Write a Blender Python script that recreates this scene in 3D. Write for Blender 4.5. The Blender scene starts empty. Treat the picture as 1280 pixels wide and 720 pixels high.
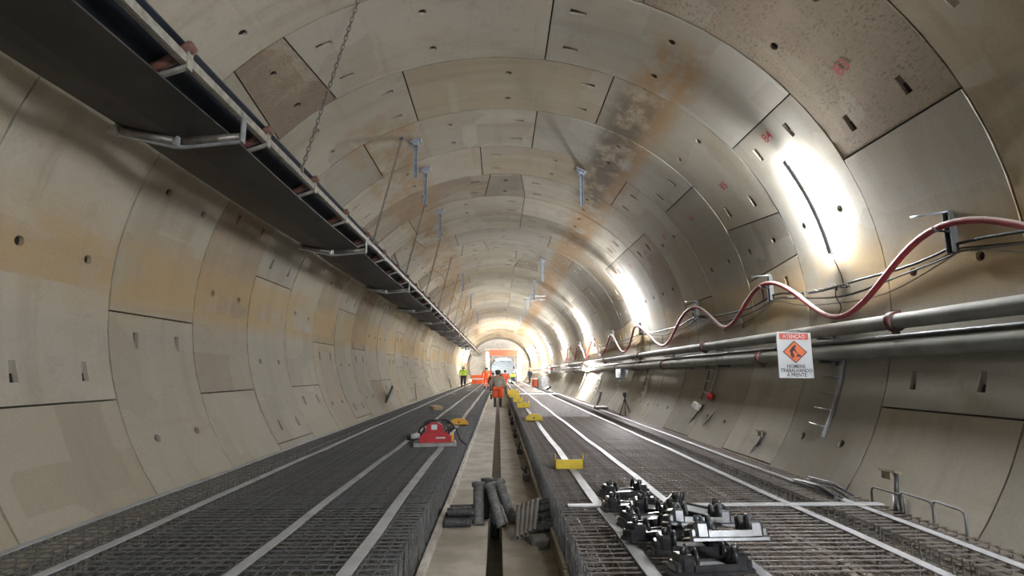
import bpy, bmesh, math, random
from math import sin, cos, pi, radians, degrees, atan2, sqrt
from mathutils import Vector, Matrix, Euler

random.seed(7)
S = bpy.context.scene
C = S.collection

# ------------------------------------------------------------------ camera, world, exposure
cam_d = bpy.data.cameras.new('camera'); cam = bpy.data.objects.new('camera', cam_d); C.objects.link(cam)
cam.location = (-0.094, 0.0, 1.75)
cam.rotation_euler = (pi/2 + 0.151, 0, -0.024)
cam_d.sensor_width = 36; cam_d.lens = 36*687.2/1280
cam_d.clip_start = 0.05; cam_d.clip_end = 400
S.camera = cam

W = bpy.data.worlds.new('world'); S.world = W; W.use_nodes = True
bg = W.node_tree.nodes['Background']
bg.inputs[0].default_value = (0.80, 0.90, 1.0, 1); bg.inputs[1].default_value = 0.18
S.view_settings.view_transform = 'Standard'; S.view_settings.look = 'None'
S.view_settings.gamma = 1; S.view_settings.use_curve_mapping = False
S.view_settings.exposure = 1.75
LAMP_E = 330.0         # tube lamp emission
FAR_E = 420.0           # work lights at the far gantry

# ------------------------------------------------------------------ tunnel constants (metres)
A, B, AX = 4.7, 4.18, 2.676      # half width, half height, axis height over the walkway
D0, RW = 4.757, 1.8              # first ring joint, ring width
BED = 0.40                       # top of rebar beds

def wallp(th, y, off=0.0):
    """point on the lining at angle th (deg), off metres inwards"""
    t = radians(th); return Vector(((A-off)*cos(t), y, AX+(B-off)*sin(t)))

# ------------------------------------------------------------------ materials
MATS = {}
def nodes(name):
    m = bpy.data.materials.new(name); m.use_nodes = True
    nt = m.node_tree; b = nt.nodes['Principled BSDF']
    return m, nt, b
def N(nt, typ, **kw):
    n = nt.nodes.new(typ)
    for k, v in kw.items():
        if k == 'op': n.operation = v
        elif k == 'inp':
            for i, val in v.items(): n.inputs[i].default_value = val
        else: setattr(n, k, v)
    return n
def ramp(nt, src, p0, p1):
    r = N(nt, 'ShaderNodeMapRange', inp={1: p0, 2: p1, 3: 0.0, 4: 1.0}); r.interpolation_type = 'SMOOTHSTEP'
    nt.links.new(src, r.inputs[0]); return r.outputs[0]
def math2(nt, op, a, b):
    n = N(nt, 'ShaderNodeMath', op=op)
    for i, v in enumerate((a, b)):
        if v is None: continue
        if isinstance(v, (int, float)): n.inputs[i].default_value = v
        else: nt.links.new(v, n.inputs[i])
    return n.outputs[0]
def mixc(nt, fac, a, b, mode='MIX'):
    n = N(nt, 'ShaderNodeMix', data_type='RGBA', blend_type=mode)
    for i, v in ((0, fac), (6, a), (7, b)):
        if isinstance(v, (int, float)): n.inputs[i].default_value = v
        elif isinstance(v, tuple): n.inputs[i].default_value = (*v[:3], 1)
        else: nt.links.new(v, n.inputs[i])
    return n.outputs[2]
def mat(name, col, rough=0.6, metal=0.0, var=0.25, scale=6.0, col2=None, bump=0.0, dust=None, coat=0.0):
    if name in MATS: return MATS[name]
    m, nt, b = nodes(name)
    tc = N(nt, 'ShaderNodeTexCoord')
    nz = N(nt, 'ShaderNodeTexNoise', inp={'Scale': scale, 'Detail': 4.0, 'Roughness': 0.6})
    nt.links.new(tc.outputs['Object'], nz.inputs['Vector'])
    c2 = col2 or tuple(max(0, c*(1-var)) for c in col)
    f = ramp(nt, nz.outputs['Fac'], 0.35, 0.65)
    out = mixc(nt, f, col, c2)
    if dust:
        g = N(nt, 'ShaderNodeNewGeometry'); sx = N(nt, 'ShaderNodeSeparateXYZ')
        nt.links.new(g.outputs['Normal'], sx.inputs[0])
        d = math2(nt, 'MULTIPLY', ramp(nt, sx.outputs['Z'], 0.2, 0.75), dust[1])
        out = mixc(nt, d, out, dust[0])
    nt.links.new(out, b.inputs['Base Color'])
    b.inputs['Roughness'].default_value = rough; b.inputs['Metallic'].default_value = metal
    if coat: b.inputs['Coat Weight'].default_value = coat
    if bump:
        bp = N(nt, 'ShaderNodeBump', inp={'Strength': bump, 'Distance': 0.02})
        nt.links.new(nz.outputs['Fac'], bp.inputs['Height']); nt.links.new(bp.outputs[0], b.inputs['Normal'])
    MATS[name] = m; return m
def emit(name, col, st):
    if name in MATS: return MATS[name]
    m, nt, b = nodes(name)
    b.inputs['Base Color'].default_value = (*col, 1)
    b.inputs['Emission Color'].default_value = (*col, 1); b.inputs['Emission Strength'].default_value = st
    MATS[name] = m; return m

def lining_material():
    m, nt, b = nodes('lining_concrete'); L = nt.links.new
    g = N(nt, 'ShaderNodeNewGeometry'); sp = N(nt, 'ShaderNodeSeparateXYZ'); L(g.outputs['Position'], sp.inputs[0])
    zz = math2(nt, 'MULTIPLY', math2(nt, 'SUBTRACT', sp.outputs['Z'], AX), A/B)
    ang = math2(nt, 'ARCTAN2', zz, sp.outputs['X'])
    u = math2(nt, 'MULTIPLY', ang, A)
    vec = N(nt, 'ShaderNodeCombineXYZ'); L(u, vec.inputs[0]); L(sp.outputs['Y'], vec.inputs[1])
    oi = N(nt, 'ShaderNodeObjectInfo')
    L(math2(nt, 'MULTIPLY', oi.outputs['Random'], 37.0), vec.inputs[2])
    def noise(sc, su, sv, det=5.0, ro=0.6):
        mp = N(nt, 'ShaderNodeMapping'); mp.inputs['Scale'].default_value = (su, sv, 1); L(vec.outputs[0], mp.inputs[0])
        n = N(nt, 'ShaderNodeTexNoise', inp={'Scale': sc, 'Detail': det, 'Roughness': ro}); L(mp.outputs[0], n.inputs['Vector'])
        return n.outputs['Fac']
    big = noise(0.7, 1, 1); streak = noise(1.0, 0.35, 3.2); runs = noise(1.3, 2.4, 0.22); fine = noise(38, 1, 1, 3)
    mott = noise(3.2, 1, 1.0, 6, 0.65); scuff = noise(2.2, 3.5, 0.5, 6, 0.7)
    c = oi.outputs['Color']
    c = mixc(nt, math2(nt, 'MULTIPLY', ramp(nt, big, 0.44, 0.64), 0.40), c, (0.36, 0.30, 0.215))
    c = mixc(nt, math2(nt, 'MULTIPLY', ramp(nt, streak, 0.5, 0.72), 0.22), c, (0.48, 0.455, 0.40))
    c = mixc(nt, math2(nt, 'MULTIPLY', ramp(nt, streak, 0.5, 0.3), 0.35), c, (0.22, 0.18, 0.13))
    c = mixc(nt, math2(nt, 'MULTIPLY', ramp(nt, runs, 0.56, 0.74), 0.4), c, (0.26, 0.205, 0.145))
    c = mixc(nt, math2(nt, 'MULTIPLY', ramp(nt, mott, 0.54, 0.70), 0.34), c, (0.26, 0.235, 0.20))
    c = mixc(nt, math2(nt, 'MULTIPLY', ramp(nt, scuff, 0.60, 0.74), 0.40), c, (0.22, 0.19, 0.16))
    # rectangular shutter and patching marks
    vo = N(nt, 'ShaderNodeTexVoronoi', distance='CHEBYCHEV', inp={'Scale': 0.85, 'Randomness': 0.75}); L(vec.outputs[0], vo.inputs['Vector'])
    vs_ = N(nt, 'ShaderNodeSeparateColor'); L(vo.outputs['Color'], vs_.inputs[0])
    c = mixc(nt, math2(nt, 'MULTIPLY', ramp(nt, vs_.outputs[0], 0.70, 0.74), 0.28), c, (0.46, 0.44, 0.40))
    c = mixc(nt, math2(nt, 'MULTIPLY', ramp(nt, vs_.outputs[1], 0.76, 0.80), 0.26), c, (0.22, 0.185, 0.14))
    # ochre wash line along both flanks
    band = math2(nt, 'MULTIPLY', ramp(nt, sp.outputs['Z'], 2.35, 2.75), ramp(nt, sp.outputs['Z'], 3.75, 3.05))
    och = math2(nt, 'MULTIPLY', band, ramp(nt, noise(0.9, 1.0, 0.55), 0.32, 0.56))
    c = mixc(nt, math2(nt, 'MULTIPLY', och, 0.78), c, (0.42, 0.29, 0.13))
    c = mixc(nt, math2(nt, 'MULTIPLY', ramp(nt, sp.outputs['Z'], 2.45, 2.2), 0.35), c, (0.29, 0.29, 0.275))
    # seepage stains on the right haunch of the crown and a rusty run left of it
    def blot(a0, a1, y0, y1, lo, hi, col, k):
        nonlocal c
        am = math2(nt, 'MULTIPLY', ramp(nt, ang, a0, a0+0.10), ramp(nt, ang, a1, a1-0.10))
        ym = math2(nt, 'MULTIPLY', ramp(nt, sp.outputs['Y'], y0, y0+1.2), ramp(nt, sp.outputs['Y'], y1, y1-1.5))
        f = math2(nt, 'MULTIPLY', math2(nt, 'MULTIPLY', am, ym), ramp(nt, noise(2.1, 1.0, 0.6, 7, 0.7), lo, hi))
        c = mixc(nt, math2(nt, 'MULTIPLY', f, k), c, col)
    blot(0.86, 1.16, 6.4, 70.0, 0.30, 0.56, (0.31, 0.18, 0.07), 0.9)
    blot(0.93, 1.20, 8.0, 15.5, 0.36, 0.58, (0.075, 0.06, 0.042), 0.9)
    blot(1.92, 2.32, 9.0, 70.0, 0.36, 0.62, (0.31, 0.19, 0.085), 0.8)
    blot(0.55, 0.90, 14.0, 60.0, 0.46, 0.70, (0.26, 0.20, 0.13), 0.6)
    # exposed aggregate on the brown segments
    scr = noise(30, 1.0, 0.55, 3, 0.75)
    spk = math2(nt, 'MULTIPLY', ramp(nt, scr, 0.53, 0.60), math2(nt, 'SUBTRACT', 1.0, oi.outputs['Alpha']))
    c = mixc(nt, math2(nt, 'MULTIPLY', math2(nt, 'MULTIPLY', spk, ramp(nt, mott, 0.3, 0.6)), 0.75), c, (0.13, 0.085, 0.055))
    c = mixc(nt, 0.16, c, mixc(nt, fine, (0.12, 0.11, 0.10), (0.75, 0.72, 0.66)))
    c = mixc(nt, 1.0, c, (1.0, 0.985, 0.94), 'MULTIPLY')
    L(c, b.inputs['Base Color']); b.inputs['Roughness'].default_value = 0.95
    b.inputs['Specular IOR Level'].default_value = 0.12
    bp = N(nt, 'ShaderNodeBump', inp={'Strength': 0.25, 'Distance': 0.012}); L(mott, bp.inputs['Height']); L(bp.outputs[0], b.inputs['Normal'])
    return m
M_LIN = lining_material()
M_GASK = mat('joint_gasket', (0.03, 0.028, 0.025), 0.9)
M_SLAB = mat('walkway_concrete', (0.50, 0.465, 0.40), 0.9, col2=(0.36, 0.33, 0.275), scale=2.2, bump=0.4)
M_SLAB2 = mat('damp_concrete', (0.30, 0.265, 0.205), 0.85, col2=(0.20, 0.17, 0.125), scale=3.0, bump=0.4)
M_INV = mat('invert_concrete', (0.27, 0.245, 0.20), 0.9, col2=(0.17, 0.15, 0.12), scale=1.6, bump=0.3)
M_CURB = mat('pale_curb_mortar', (0.56, 0.54, 0.50), 0.85, col2=(0.40, 0.37, 0.32), scale=5, bump=0.5)
M_MUD = mat('wet_mud', (0.085, 0.068, 0.042), 0.45, col2=(0.05, 0.042, 0.03), scale=4, bump=0.5)
M_WOOD = mat('weathered_timber', (0.33, 0.28, 0.20), 0.85, col2=(0.20, 0.165, 0.115), scale=7, bump=0.4)
M_BAR = mat('rebar_steel', (0.20, 0.195, 0.19), 0.5, 0.3, col2=(0.15, 0.115, 0.09), scale=7)
M_BARB = mat('rebar_cold_steel', (0.19, 0.20, 0.21), 0.5, 0.3, col2=(0.12, 0.115, 0.11), scale=9)
M_STRIP = mat('galvanised_strip', (0.47, 0.49, 0.51), 0.6, 0.1, col2=(0.36, 0.375, 0.39), scale=3)
M_GALV = mat('galvanised_steel', (0.40, 0.43, 0.46), 0.42, 0.5, col2=(0.28, 0.30, 0.32), scale=8)
M_GALVB = mat('bright_zinc', (0.34, 0.39, 0.45), 0.4, 0.3, col2=(0.24, 0.28, 0.33), scale=10)
M_BELT = mat('belt_rubber', (0.017, 0.017, 0.018), 0.62, col2=(0.030, 0.029, 0.029), scale=1.6)
M_BELTU = mat('belt_rubber_blue', (0.022, 0.033, 0.052), 0.6, col2=(0.010, 0.016, 0.028), scale=1.4)
M_RAIL = mat('conveyor_rail_paint', (0.34, 0.335, 0.295), 0.55, 0.15, col2=(0.22, 0.21, 0.18), scale=12)
M_ROLL = mat('roller_steel', (0.22, 0.21, 0.19), 0.45, 0.5, col2=(0.13, 0.12, 0.105), scale=10)
M_RUST = mat('reddish_roller_cap', (0.22, 0.10, 0.08), 0.6, col2=(0.13, 0.07, 0.055), scale=14)
M_CHAIN = mat('chain_steel', (0.20, 0.185, 0.165), 0.5, 0.5)
M_PIPE = mat('pipe_galvanised', (0.27, 0.285, 0.275), 0.72, 0.0, col2=(0.20, 0.205, 0.19), scale=3, dust=((0.33, 0.325, 0.29), 0.5))
M_COUP = mat('pipe_coupling', (0.085, 0.06, 0.055), 0.6, col2=(0.17, 0.05, 0.045), scale=12)
M_CLAMP = mat('dark_clamp', (0.055, 0.055, 0.052), 0.6, 0.3)
M_HOSE = mat('red_hose', (0.30, 0.035, 0.045), 0.55, col2=(0.22, 0.03, 0.035), scale=8, dust=((0.55, 0.50, 0.47), 0.85))
M_CABLE = mat('black_cable', (0.030, 0.030, 0.030), 0.6)
M_CABLG = mat('dusty_cable', (0.17, 0.16, 0.145), 0.7)
M_BRKT = mat('dark_bracket', (0.10, 0.105, 0.105), 0.5, 0.5)
M_LAMPB = mat('lamp_body', (0.75, 0.82, 0.92), 0.6)
M_TUBE = emit('lamp_tube_glow', (0.97, 0.98, 1.0), LAMP_E)
M_TUBES = emit('strong_tube_glow', (0.98, 0.98, 1.0), LAMP_E*2.4)
M_TUBEF = emit('far_work_light', (1.0, 0.84, 0.62), FAR_E)
M_STEN = mat('red_stencil_paint', (0.42, 0.06, 0.055), 0.8)
M_SIGN = mat('sign_white', (0.62, 0.66, 0.68), 0.5, var=0.08, scale=3)
M_SRED = mat('sign_red', (0.62, 0.12, 0.10), 0.5, var=0.1)
M_SORG = mat('sign_orange', (0.78, 0.20, 0.08), 0.5, var=0.1)
M_SBLK = mat('sign_black', (0.045, 0.045, 0.055), 0.5)
M_SWHT = mat('sign_letter_white', (0.78, 0.74, 0.72), 0.5)
M_YEL = mat('yellow_paint', (0.72, 0.54, 0.035), 0.45, col2=(0.62, 0.44, 0.03), scale=9)
M_YELO = mat('orange_yellow_paint', (0.78, 0.42, 0.04), 0.5, col2=(0.65, 0.36, 0.03), scale=9)
M_BLKP = mat('glossy_black_iron', (0.012, 0.013, 0.015), 0.28, 0.0, col2=(0.03, 0.032, 0.035), scale=12, coat=0.25)
M_BLKL = mat('grey_black_iron', (0.10, 0.11, 0.125), 0.32, 0.3, col2=(0.06, 0.065, 0.07), scale=10)
M_PAD = mat('pale_rail_pad', (0.50, 0.53, 0.56), 0.5)
M_COR = mat('dark_corrugated_plastic', (0.15, 0.152, 0.15), 0.6, col2=(0.10, 0.10, 0.098), scale=9)
M_CORD = mat('charcoal_corrugated_plastic', (0.055, 0.058, 0.062), 0.5)
M_CORB = mat('dusty_brown_grey_plastic', (0.17, 0.16, 0.145), 0.7)
M_RED = mat('red_machine_paint', (0.50, 0.022, 0.03), 0.4, col2=(0.40, 0.02, 0.025), scale=5)
M_BOARD = mat('grey_board', (0.36, 0.37, 0.36), 0.7)
M_BLOCK = mat('tan_timber_block', (0.55, 0.40, 0.26), 0.8)
M_ORANGE = mat('orange_workwear', (0.80, 0.115, 0.03), 0.75, col2=(0.62, 0.085, 0.025), scale=12)
M_BEIGE = mat('beige_jacket', (0.37, 0.335, 0.28), 0.85, col2=(0.27, 0.25, 0.215), scale=9)
M_HIVIS = mat('lime_hi_vis', (0.55, 0.85, 0.06), 0.7)
M_NAVY = mat('dark_navy_cloth', (0.03, 0.035, 0.05), 0.8)
M_BOOT = mat('black_boot', (0.02, 0.02, 0.02), 0.6)
M_SKIN = mat('skin', (0.45, 0.27, 0.19), 0.6)
M_HAIR = mat('dark_hair', (0.03, 0.022, 0.018), 0.7)
M_BLUE = mat('pale_blue_shirt', (0.35, 0.50, 0.72), 0.8)
M_HELW = mat('white_helmet', (0.75, 0.77, 0.78), 0.35)
M_HELD = mat('dark_green_helmet', (0.03, 0.06, 0.045), 0.4)
M_HELY = mat('yellow_helmet', (0.75, 0.58, 0.05), 0.35)
M_REFL = mat('silver_reflective_tape', (0.75, 0.76, 0.74), 0.35)
M_PORT = mat('gantry_orange', (0.72, 0.10, 0.05), 0.5, col2=(0.6, 0.09, 0.05), scale=3)
M_PWHT = mat('gantry_white', (0.78, 0.74, 0.66), 0.5)
M_VAULT = mat('gantry_sheet_metal', (0.55, 0.66, 0.78), 0.35, 0.3, col2=(0.45, 0.55, 0.66), scale=3)
M_SHEET = mat('pale_sheet', (0.60, 0.62, 0.63), 0.5)
M_BARR = mat('orange_barrier_plastic', (0.80, 0.13, 0.03), 0.5)

# ------------------------------------------------------------------ mesh helpers
class MB:
    def __init__(s): s.v = []; s.f = []; s.sm = []
    def add(s, vs, fs, smooth=False):
        o = len(s.v); s.v += [tuple(p) for p in vs]
        for f in fs: s.f.append(tuple(i+o for i in f)); s.sm.append(smooth)
        return s
    def box(s, c, d, rot=None, taper=1.0):
        hx, hy, hz = d[0]/2, d[1]/2, d[2]/2; c = Vector(c)
        vs = []
        for z in (-1, 1):
            k = taper if z > 0 else 1
            for x, y in ((-1, -1), (1, -1), (1, 1), (-1, 1)):
                p = Vector((x*hx*k, y*hy*k, z*hz))
                if rot is not None: p = rot @ p
                vs.append(c+p)
        return s.add(vs, [(3, 2, 1, 0), (4, 5, 6, 7), (0, 1, 5, 4), (1, 2, 6, 5), (2, 3, 7, 6), (3, 0, 4, 7)])
    def rbox(s, c, d, r, rot=None):
        """box with chamfered vertical corners and softened top"""
        hx, hy, hz = d[0]/2, d[1]/2, d[2]/2; c = Vector(c)
        def ring(ins, z):
            x, y = hx-ins, hy-ins; q = max(r-ins, r*0.4)
            return [Vector(p+(z,)) for p in ((x-q, -y), (x, -y+q), (x, y-q), (x-q, y), (-x+q, y), (-x, y-q), (-x, -y+q), (-x+q, -y))]
        rs = [ring(0, -hz), ring(0, hz-r*0.7), ring(r*0.7, hz)]
        vs = [(c + (rot @ p if rot is not None else p)) for R in rs for p in R]
        fs = [tuple(reversed(range(8))), tuple(range(16, 24))]
        for k in (0, 8):
            for i in range(8): fs.append((k+i, k+(i+1) % 8, k+8+(i+1) % 8, k+8+i))
        return s.add(vs, fs)
    def tube(s, pts, r, n=6, cap=True, closed=False, smooth=True, ups=None):
        pts = [Vector(p) for p in pts]; m = len(pts); vs = []
        rr = r if isinstance(r, (list, tuple)) else [r]*m
        prev = None
        for i, p in enumerate(pts):
            if closed: t = pts[(i+1) % m]-pts[i-1]
            else: t = pts[min(i+1, m-1)]-pts[max(i-1, 0)]
            t.normalize()
            if prev is None:
                up = Vector((0, 0, 1)) if abs(t.z) < 0.9 else Vector((1, 0, 0))
                x = t.cross(up).normalized()
            else:
                x = (prev - t*prev.dot(t))
                x = x.normalized() if x.length > 1e-6 else t.orthogonal().normalized()
            prev = x; y = t.cross(x)
            for k in range(n):
                a = 2*pi*(k+0.5)/n; vs.append(p + x*(cos(a)*rr[i]) + y*(sin(a)*rr[i]))
        fs = []
        for i in range(m if closed else m-1):
            for k in range(n):
                j = (i+1) % m
                fs.append((i*n+k, i*n+(k+1) % n, j*n+(k+1) % n, j*n+k))
        s.add(vs, fs, smooth and n > 4)
        if cap and not closed:
            o = len(s.v)-len(vs)
            s.f.append(tuple(o+k for k in reversed(range(n)))); s.sm.append(False)
            s.f.append(tuple(o+(m-1)*n+k for k in range(n))); s.sm.append(False)
        return s
    def lathe(s, prof, n=16, mtx=None, smooth=True):
        vs = []; fs = []
        for r, z in prof:
            for k in range(n):
                a = 2*pi*k/n; p = Vector((r*cos(a), r*sin(a), z)); vs.append(mtx @ p if mtx else p)
        for i in range(len(prof)-1):
            for k in range(n): fs.append((i*n+k, i*n+(k+1) % n, (i+1)*n+(k+1) % n, (i+1)*n+k))
        return s.add(vs, fs, smooth)
    def prism(s, poly, t, fn):
        """poly in 2d extruded by t; fn(x, y, d) gives the 3d point"""
        n = len(poly); vs = [fn(x, y, 0) for x, y in poly]+[fn(x, y, t) for x, y in poly]
        fs = [tuple(reversed(range(n))), tuple(range(n, 2*n))]+[(i, (i+1) % n, n+(i+1) % n, n+i) for i in range(n)]
        return s.add(vs, fs)
    def mesh(s, name):
        me = bpy.data.meshes.new(name); me.from_pydata(s.v, [], s.f); me.update()
        me.polygons.foreach_set('use_smooth', s.sm); return me
    def build(s, name, m, parent=None, loc=None):
        me = s.mesh(name); me.materials.append(m); return link(name, me, parent, loc)
def link(name, me, parent=None, loc=None):
    o = bpy.data.objects.new(name, me); C.objects.link(o)
    if parent: o.parent = parent
    if loc is not None: o.location = loc
    return o
def tag(o, label=None, cat=None, group=None, kind=None):
    if label: o['label'] = label
    if cat: o['category'] = cat
    if group: o['group'] = group
    if kind: o['kind'] = kind
    return o
def empty(name, loc=(0, 0, 0), rot=(0, 0, 0)):
    o = bpy.data.objects.new(name, None); o.empty_display_size = 0.2; C.objects.link(o)
    o.location = loc; o.rotation_euler = rot; return o
def thing(name, label, cat, loc=(0, 0, 0), rot=(0, 0, 0), group=None):
    return tag(empty(name, loc, rot), label, cat, group)
def copy_tree(o, parent=None):
    c = o.copy(); C.objects.link(c); c.parent = parent
    for ch in list(o.children): copy_tree(ch, c)
    return c
ORD = ['first', 'second', 'third', 'fourth', 'fifth', 'sixth', 'seventh', 'eighth', 'ninth', 'tenth', 'eleventh', 'twelfth',
       'thirteenth', 'fourteenth', 'fifteenth', 'sixteenth']
def text_polys(txt, size, bold=0.0):
    """outline mesh of a text, as (verts2d, faces), origin at its centre"""
    cu = bpy.data.curves.new('t', 'FONT'); cu.body = txt; cu.size = size; cu.align_x = 'CENTER'; cu.align_y = 'CENTER'
    cu.resolution_u = 2; cu.offset = bold
    ob = bpy.data.objects.new('t', cu); C.objects.link(ob)
    dg = bpy.context.evaluated_depsgraph_get(); me = bpy.data.meshes.new_from_object(ob.evaluated_get(dg))
    vs = [(v.co.x, v.co.y) for v in me.vertices]; fs = [tuple(p.vertices) for p in me.polygons]
    bpy.data.objects.remove(ob); bpy.data.curves.remove(cu); bpy.data.meshes.remove(me)
    return vs, fs

# ------------------------------------------------------------------ tunnel lining, segment by segment
lining = tag(empty('wall_lining', (0, 0, 0)), 'precast concrete segment lining of the round tunnel', None, kind='structure')
GAP = 0.011
def seg_geo(mb, y0, f0, f1, b0, b1, key, roff, detail=True):
    """one segment between angles f0<f1 (near edge) and b0<b1 (far edge)"""
    ga = degrees(GAP/A)
    f0 += ga; f1 -= ga; b0 += ga; b1 -= ga
    ya, yb = y0+GAP, y0+RW-GAP
    wid = radians((f1-f0+b1-b0)/2)*A
    def P(u, v, off=0.0):
        t0 = f0+(b0-f0)*v; t1 = f1+(b1-f1)*v
        return wallp(t0+(t1-t0)*u, ya+(yb-ya)*v, -roff-off)
    hv = 0.062/(RW)                    # half sizes in param space
    pk = []
    if detail:
        if key: pk = [(0.5, 'r')]
        elif key is None: pk = [(0.5, 'r'), (1-radians(4.4)*A/wid, 'e1')]
        else: pk = [(radians(4.4)*A/wid, 'e0'), (0.5, 'r')]
    rows = []
    for uc, kd in pk:
        h = (0.062 if kd == 'r' else 0.125)/wid
        rows.append((uc-h, uc+h, kd))
    n = max(2, int(abs(f1-f0)/5.0))
    ul = [i/n for i in range(n+1)]
    ul = [q for q in ul if all(not (a-0.02 < q < b+0.02) for a, b, _ in rows)]
    for a, b, _ in rows: ul += [a, b]
    ul = sorted(ul)
    vl = [0, 0.27-hv, 0.27+hv, 0.77-hv, 0.77+hv, 1] if detail else [0, 1]
    nu, nv = len(ul), len(vl)
    base = [P(q, w) for q in ul for w in vl]; fs = []; holes = []
    for i in range(nu-1):
        kd = next((k for a, b, k in rows if abs(a-ul[i]) < 1e-6), None)
        for j in range(nv-1):
            if kd and j in (1, 3): holes.append((i, j, kd))
            else: fs.append((i*nv+j, (i+1)*nv+j, (i+1)*nv+j+1, i*nv+j+1))
    mb.add(base, fs, True)
    M = 4
    for i, j, kd in holes:
        c00, c10 = base[i*nv+j], base[(i+1)*nv+j]; c11, c01 = base[(i+1)*nv+j+1], base[i*nv+j+1]
        def Q(s, t): return c00*(1-s)*(1-t)+c10*s*(1-t)+c11*s*t+c01*(1-s)*t
        per = [(k/M, 0) for k in range(M)]+[(1, k/M) for k in range(M)]+[(1-k/M, 1) for k in range(M)]+[(0, 1-k/M) for k in range(M)]
        m = len(per)
        cen = Q(0.5, 0.5); nrm = Vector((cen.x/A/A, 0, (cen.z-AX)/B/B)).normalized()
        hole = []; dep = []
        for s, t in per:
            if kd == 'r':
                a = atan2(t-0.5, s-0.5); hs, ht = 0.5+0.46*cos(a), 0.5+0.46*sin(a); d = 0.14
            else:
                w = (s if kd == 'e1' else 1-s)
                hs, ht = 0.5+(s-0.5)*0.94, 0.5+(t-0.5)*(0.62+0.2*w); d = 0.010+0.075*w
            hole.append(Q(hs, ht)); dep.append(d)
        mb.add([Q(s, t) for s, t in per]+hole, [(k, (k+1) % m, m+(k+1) % m, m+k) for k in range(m)], True)
        bot = [h+nrm*d for h, d in zip(hole, dep)]
        mb.add(hole+bot, [(k, (k+1) % m, m+(k+1) % m, m+k) for k in range(m)])
        mb.add(bot, [tuple(range(m))])
    # edges of the segment down into the joint
    e = [P(q, 0) for q in ul]; mb.add(e+[P(q, 0, 0.06) for q in ul], [(i, i+1, nu+i+1, nu+i) for i in range(nu-1)])
    e = [P(q, 1) for q in ul]; mb.add(e+[P(q, 1, 0.06) for q in ul], [(i, i+1, nu+i+1, nu+i) for i in range(nu-1)])
    for q in (0, 1): mb.add([P(q, 0), P(q, 1), P(q, 1, 0.06), P(q, 0, 0.06)], [(0, 1, 2, 3)])

PH = 10.1
FIX = {0: -76.3, 1: 125.3, 2: 10.1, 3: -61.9, 4: 139.7, 5: 81.9}          # key start angle of the rings we can read off
GREY = (0.36, 0.335, 0.285); COOL = (0.335, 0.33, 0.305); WARM = (0.37, 0.315, 0.235); PALE = (0.42, 0.40, 0.35)
BROWN = (0.235, 0.175, 0.125); DARK = (0.175, 0.155, 0.125)
rs = random.Random(11)
SEG_BY_RING = {}
rest = MB()
K0, K1 = -1, 40
for k in range(-7, 46):
    ks = FIX.get(k)
    if ks is None:
        ks = PH+14.4*rs.choice([-6, -5, 8, 9, 5, 1, 4, 6, 0, -8])
    joints = [(ks, ks+14.4, True)]
    a = ks+14.4
    for i in range(8): joints.append((a, a+43.2, False if i < 4 else None)); a += 43.2
    y0 = D0+k*RW
    for t0, t1, key in joints:
        # leave out what lies wholly under the invert
        m0 = (t0 % 360); m1 = m0+(t1-t0)
        if m0 > 218 and m1 < 322: continue
        tp = 2.3
        f0, f1, b0, b1 = t0, t1, t0, t1
        if key: f0, f1 = t0+tp, t1-tp
        else:
            if abs(((t0-(ks+14.4))+180) % 360-180) < 0.1: f0 = t0-tp
            if abs(((t1-ks)+180) % 360-180) < 0.1: f1 = t1+tp
        ro = rs.uniform(-0.004, 0.006)
        mid = ((t0+t1)/2+180) % 360-180
        r = rs.random()
        col, al = (GREY, 1) if r < 0.4 else (COOL, 1) if r < 0.6 else (WARM, 1) if r < 0.76 else (PALE, 1) if r < 0.92 else (BROWN, 0.4)
        if key: col, al = rs.choice([(BROWN, 0.3), (DARK, 0.8), (DARK, 0.8), (GREY, 1)])
        if k <= 3 and not key and r >= 0.92: col, al = GREY, 1
        if k == 0 and 30 < mid < 60: col, al = (0.25, 0.195, 0.15), 0.0
        if k == 0 and mid > 80 and mid < 100: col, al = WARM, 1
        if k == 1 and key: col, al = BROWN, 0.0
        if k == 1 and 50 < mid < 75: col, al = COOL, 1
        if k == 1 and 90 < mid < 120: col, al = PALE, 1
        if k == 2 and 160 < abs(mid) < 180: col, al = (0.27, 0.215, 0.17), 0.7
        if k == 2 and key: col, al = (0.21, 0.205, 0.19), 1
        if k == 5 and 88 < mid < 100: col, al = DARK, 0.8
        if k == 5 and 100 < mid < 140: col, al = BROWN, 0.6
        if k == 6 and 20 < mid < 60: col, al = BROWN, 0.5
        j = rs.uniform(0.80, 1.12); col = tuple(c*j for c in col)
        if k < K0 or k > K1:
            seg_geo(rest, y0, f0, f1, b0, b1, key, ro, detail=False); continue
        mb = MB(); seg_geo(mb, y0, f0, f1, b0, b1, key, ro)
        o = mb.build('segment', M_LIN, lining); o.color = (*col, al)
        SEG_BY_RING.setdefault(k, []).append((mid, o))
o = rest.build('segment_run', M_LIN, lining); o.color = (*GREY, 1); tag(o, kind='stuff')
sh = MB(); nn = 60                                     # gasket and grout behind the joints
ya, yb = D0-7*RW, D0+46*RW
vs = []
for i in range(nn+1):
    t = -45+i*270/nn; vs += [wallp(t, ya, -0.05), wallp(t, yb, -0.05)]
sh.add(vs, [(2*i, 2*i+2, 2*i+3, 2*i+1) for i in range(nn)])
sh.build('joint_gasket', M_GASK, lining)
# end of the drive behind the gantry
mb = MB(); mb.add([wallp(-45+i*270/40, yb) for i in range(41)], [tuple(range(41))])
tag(mb.build('wall_end', M_SHEET), 'closed far end of the tunnel behind the gantry', kind='structure')

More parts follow.
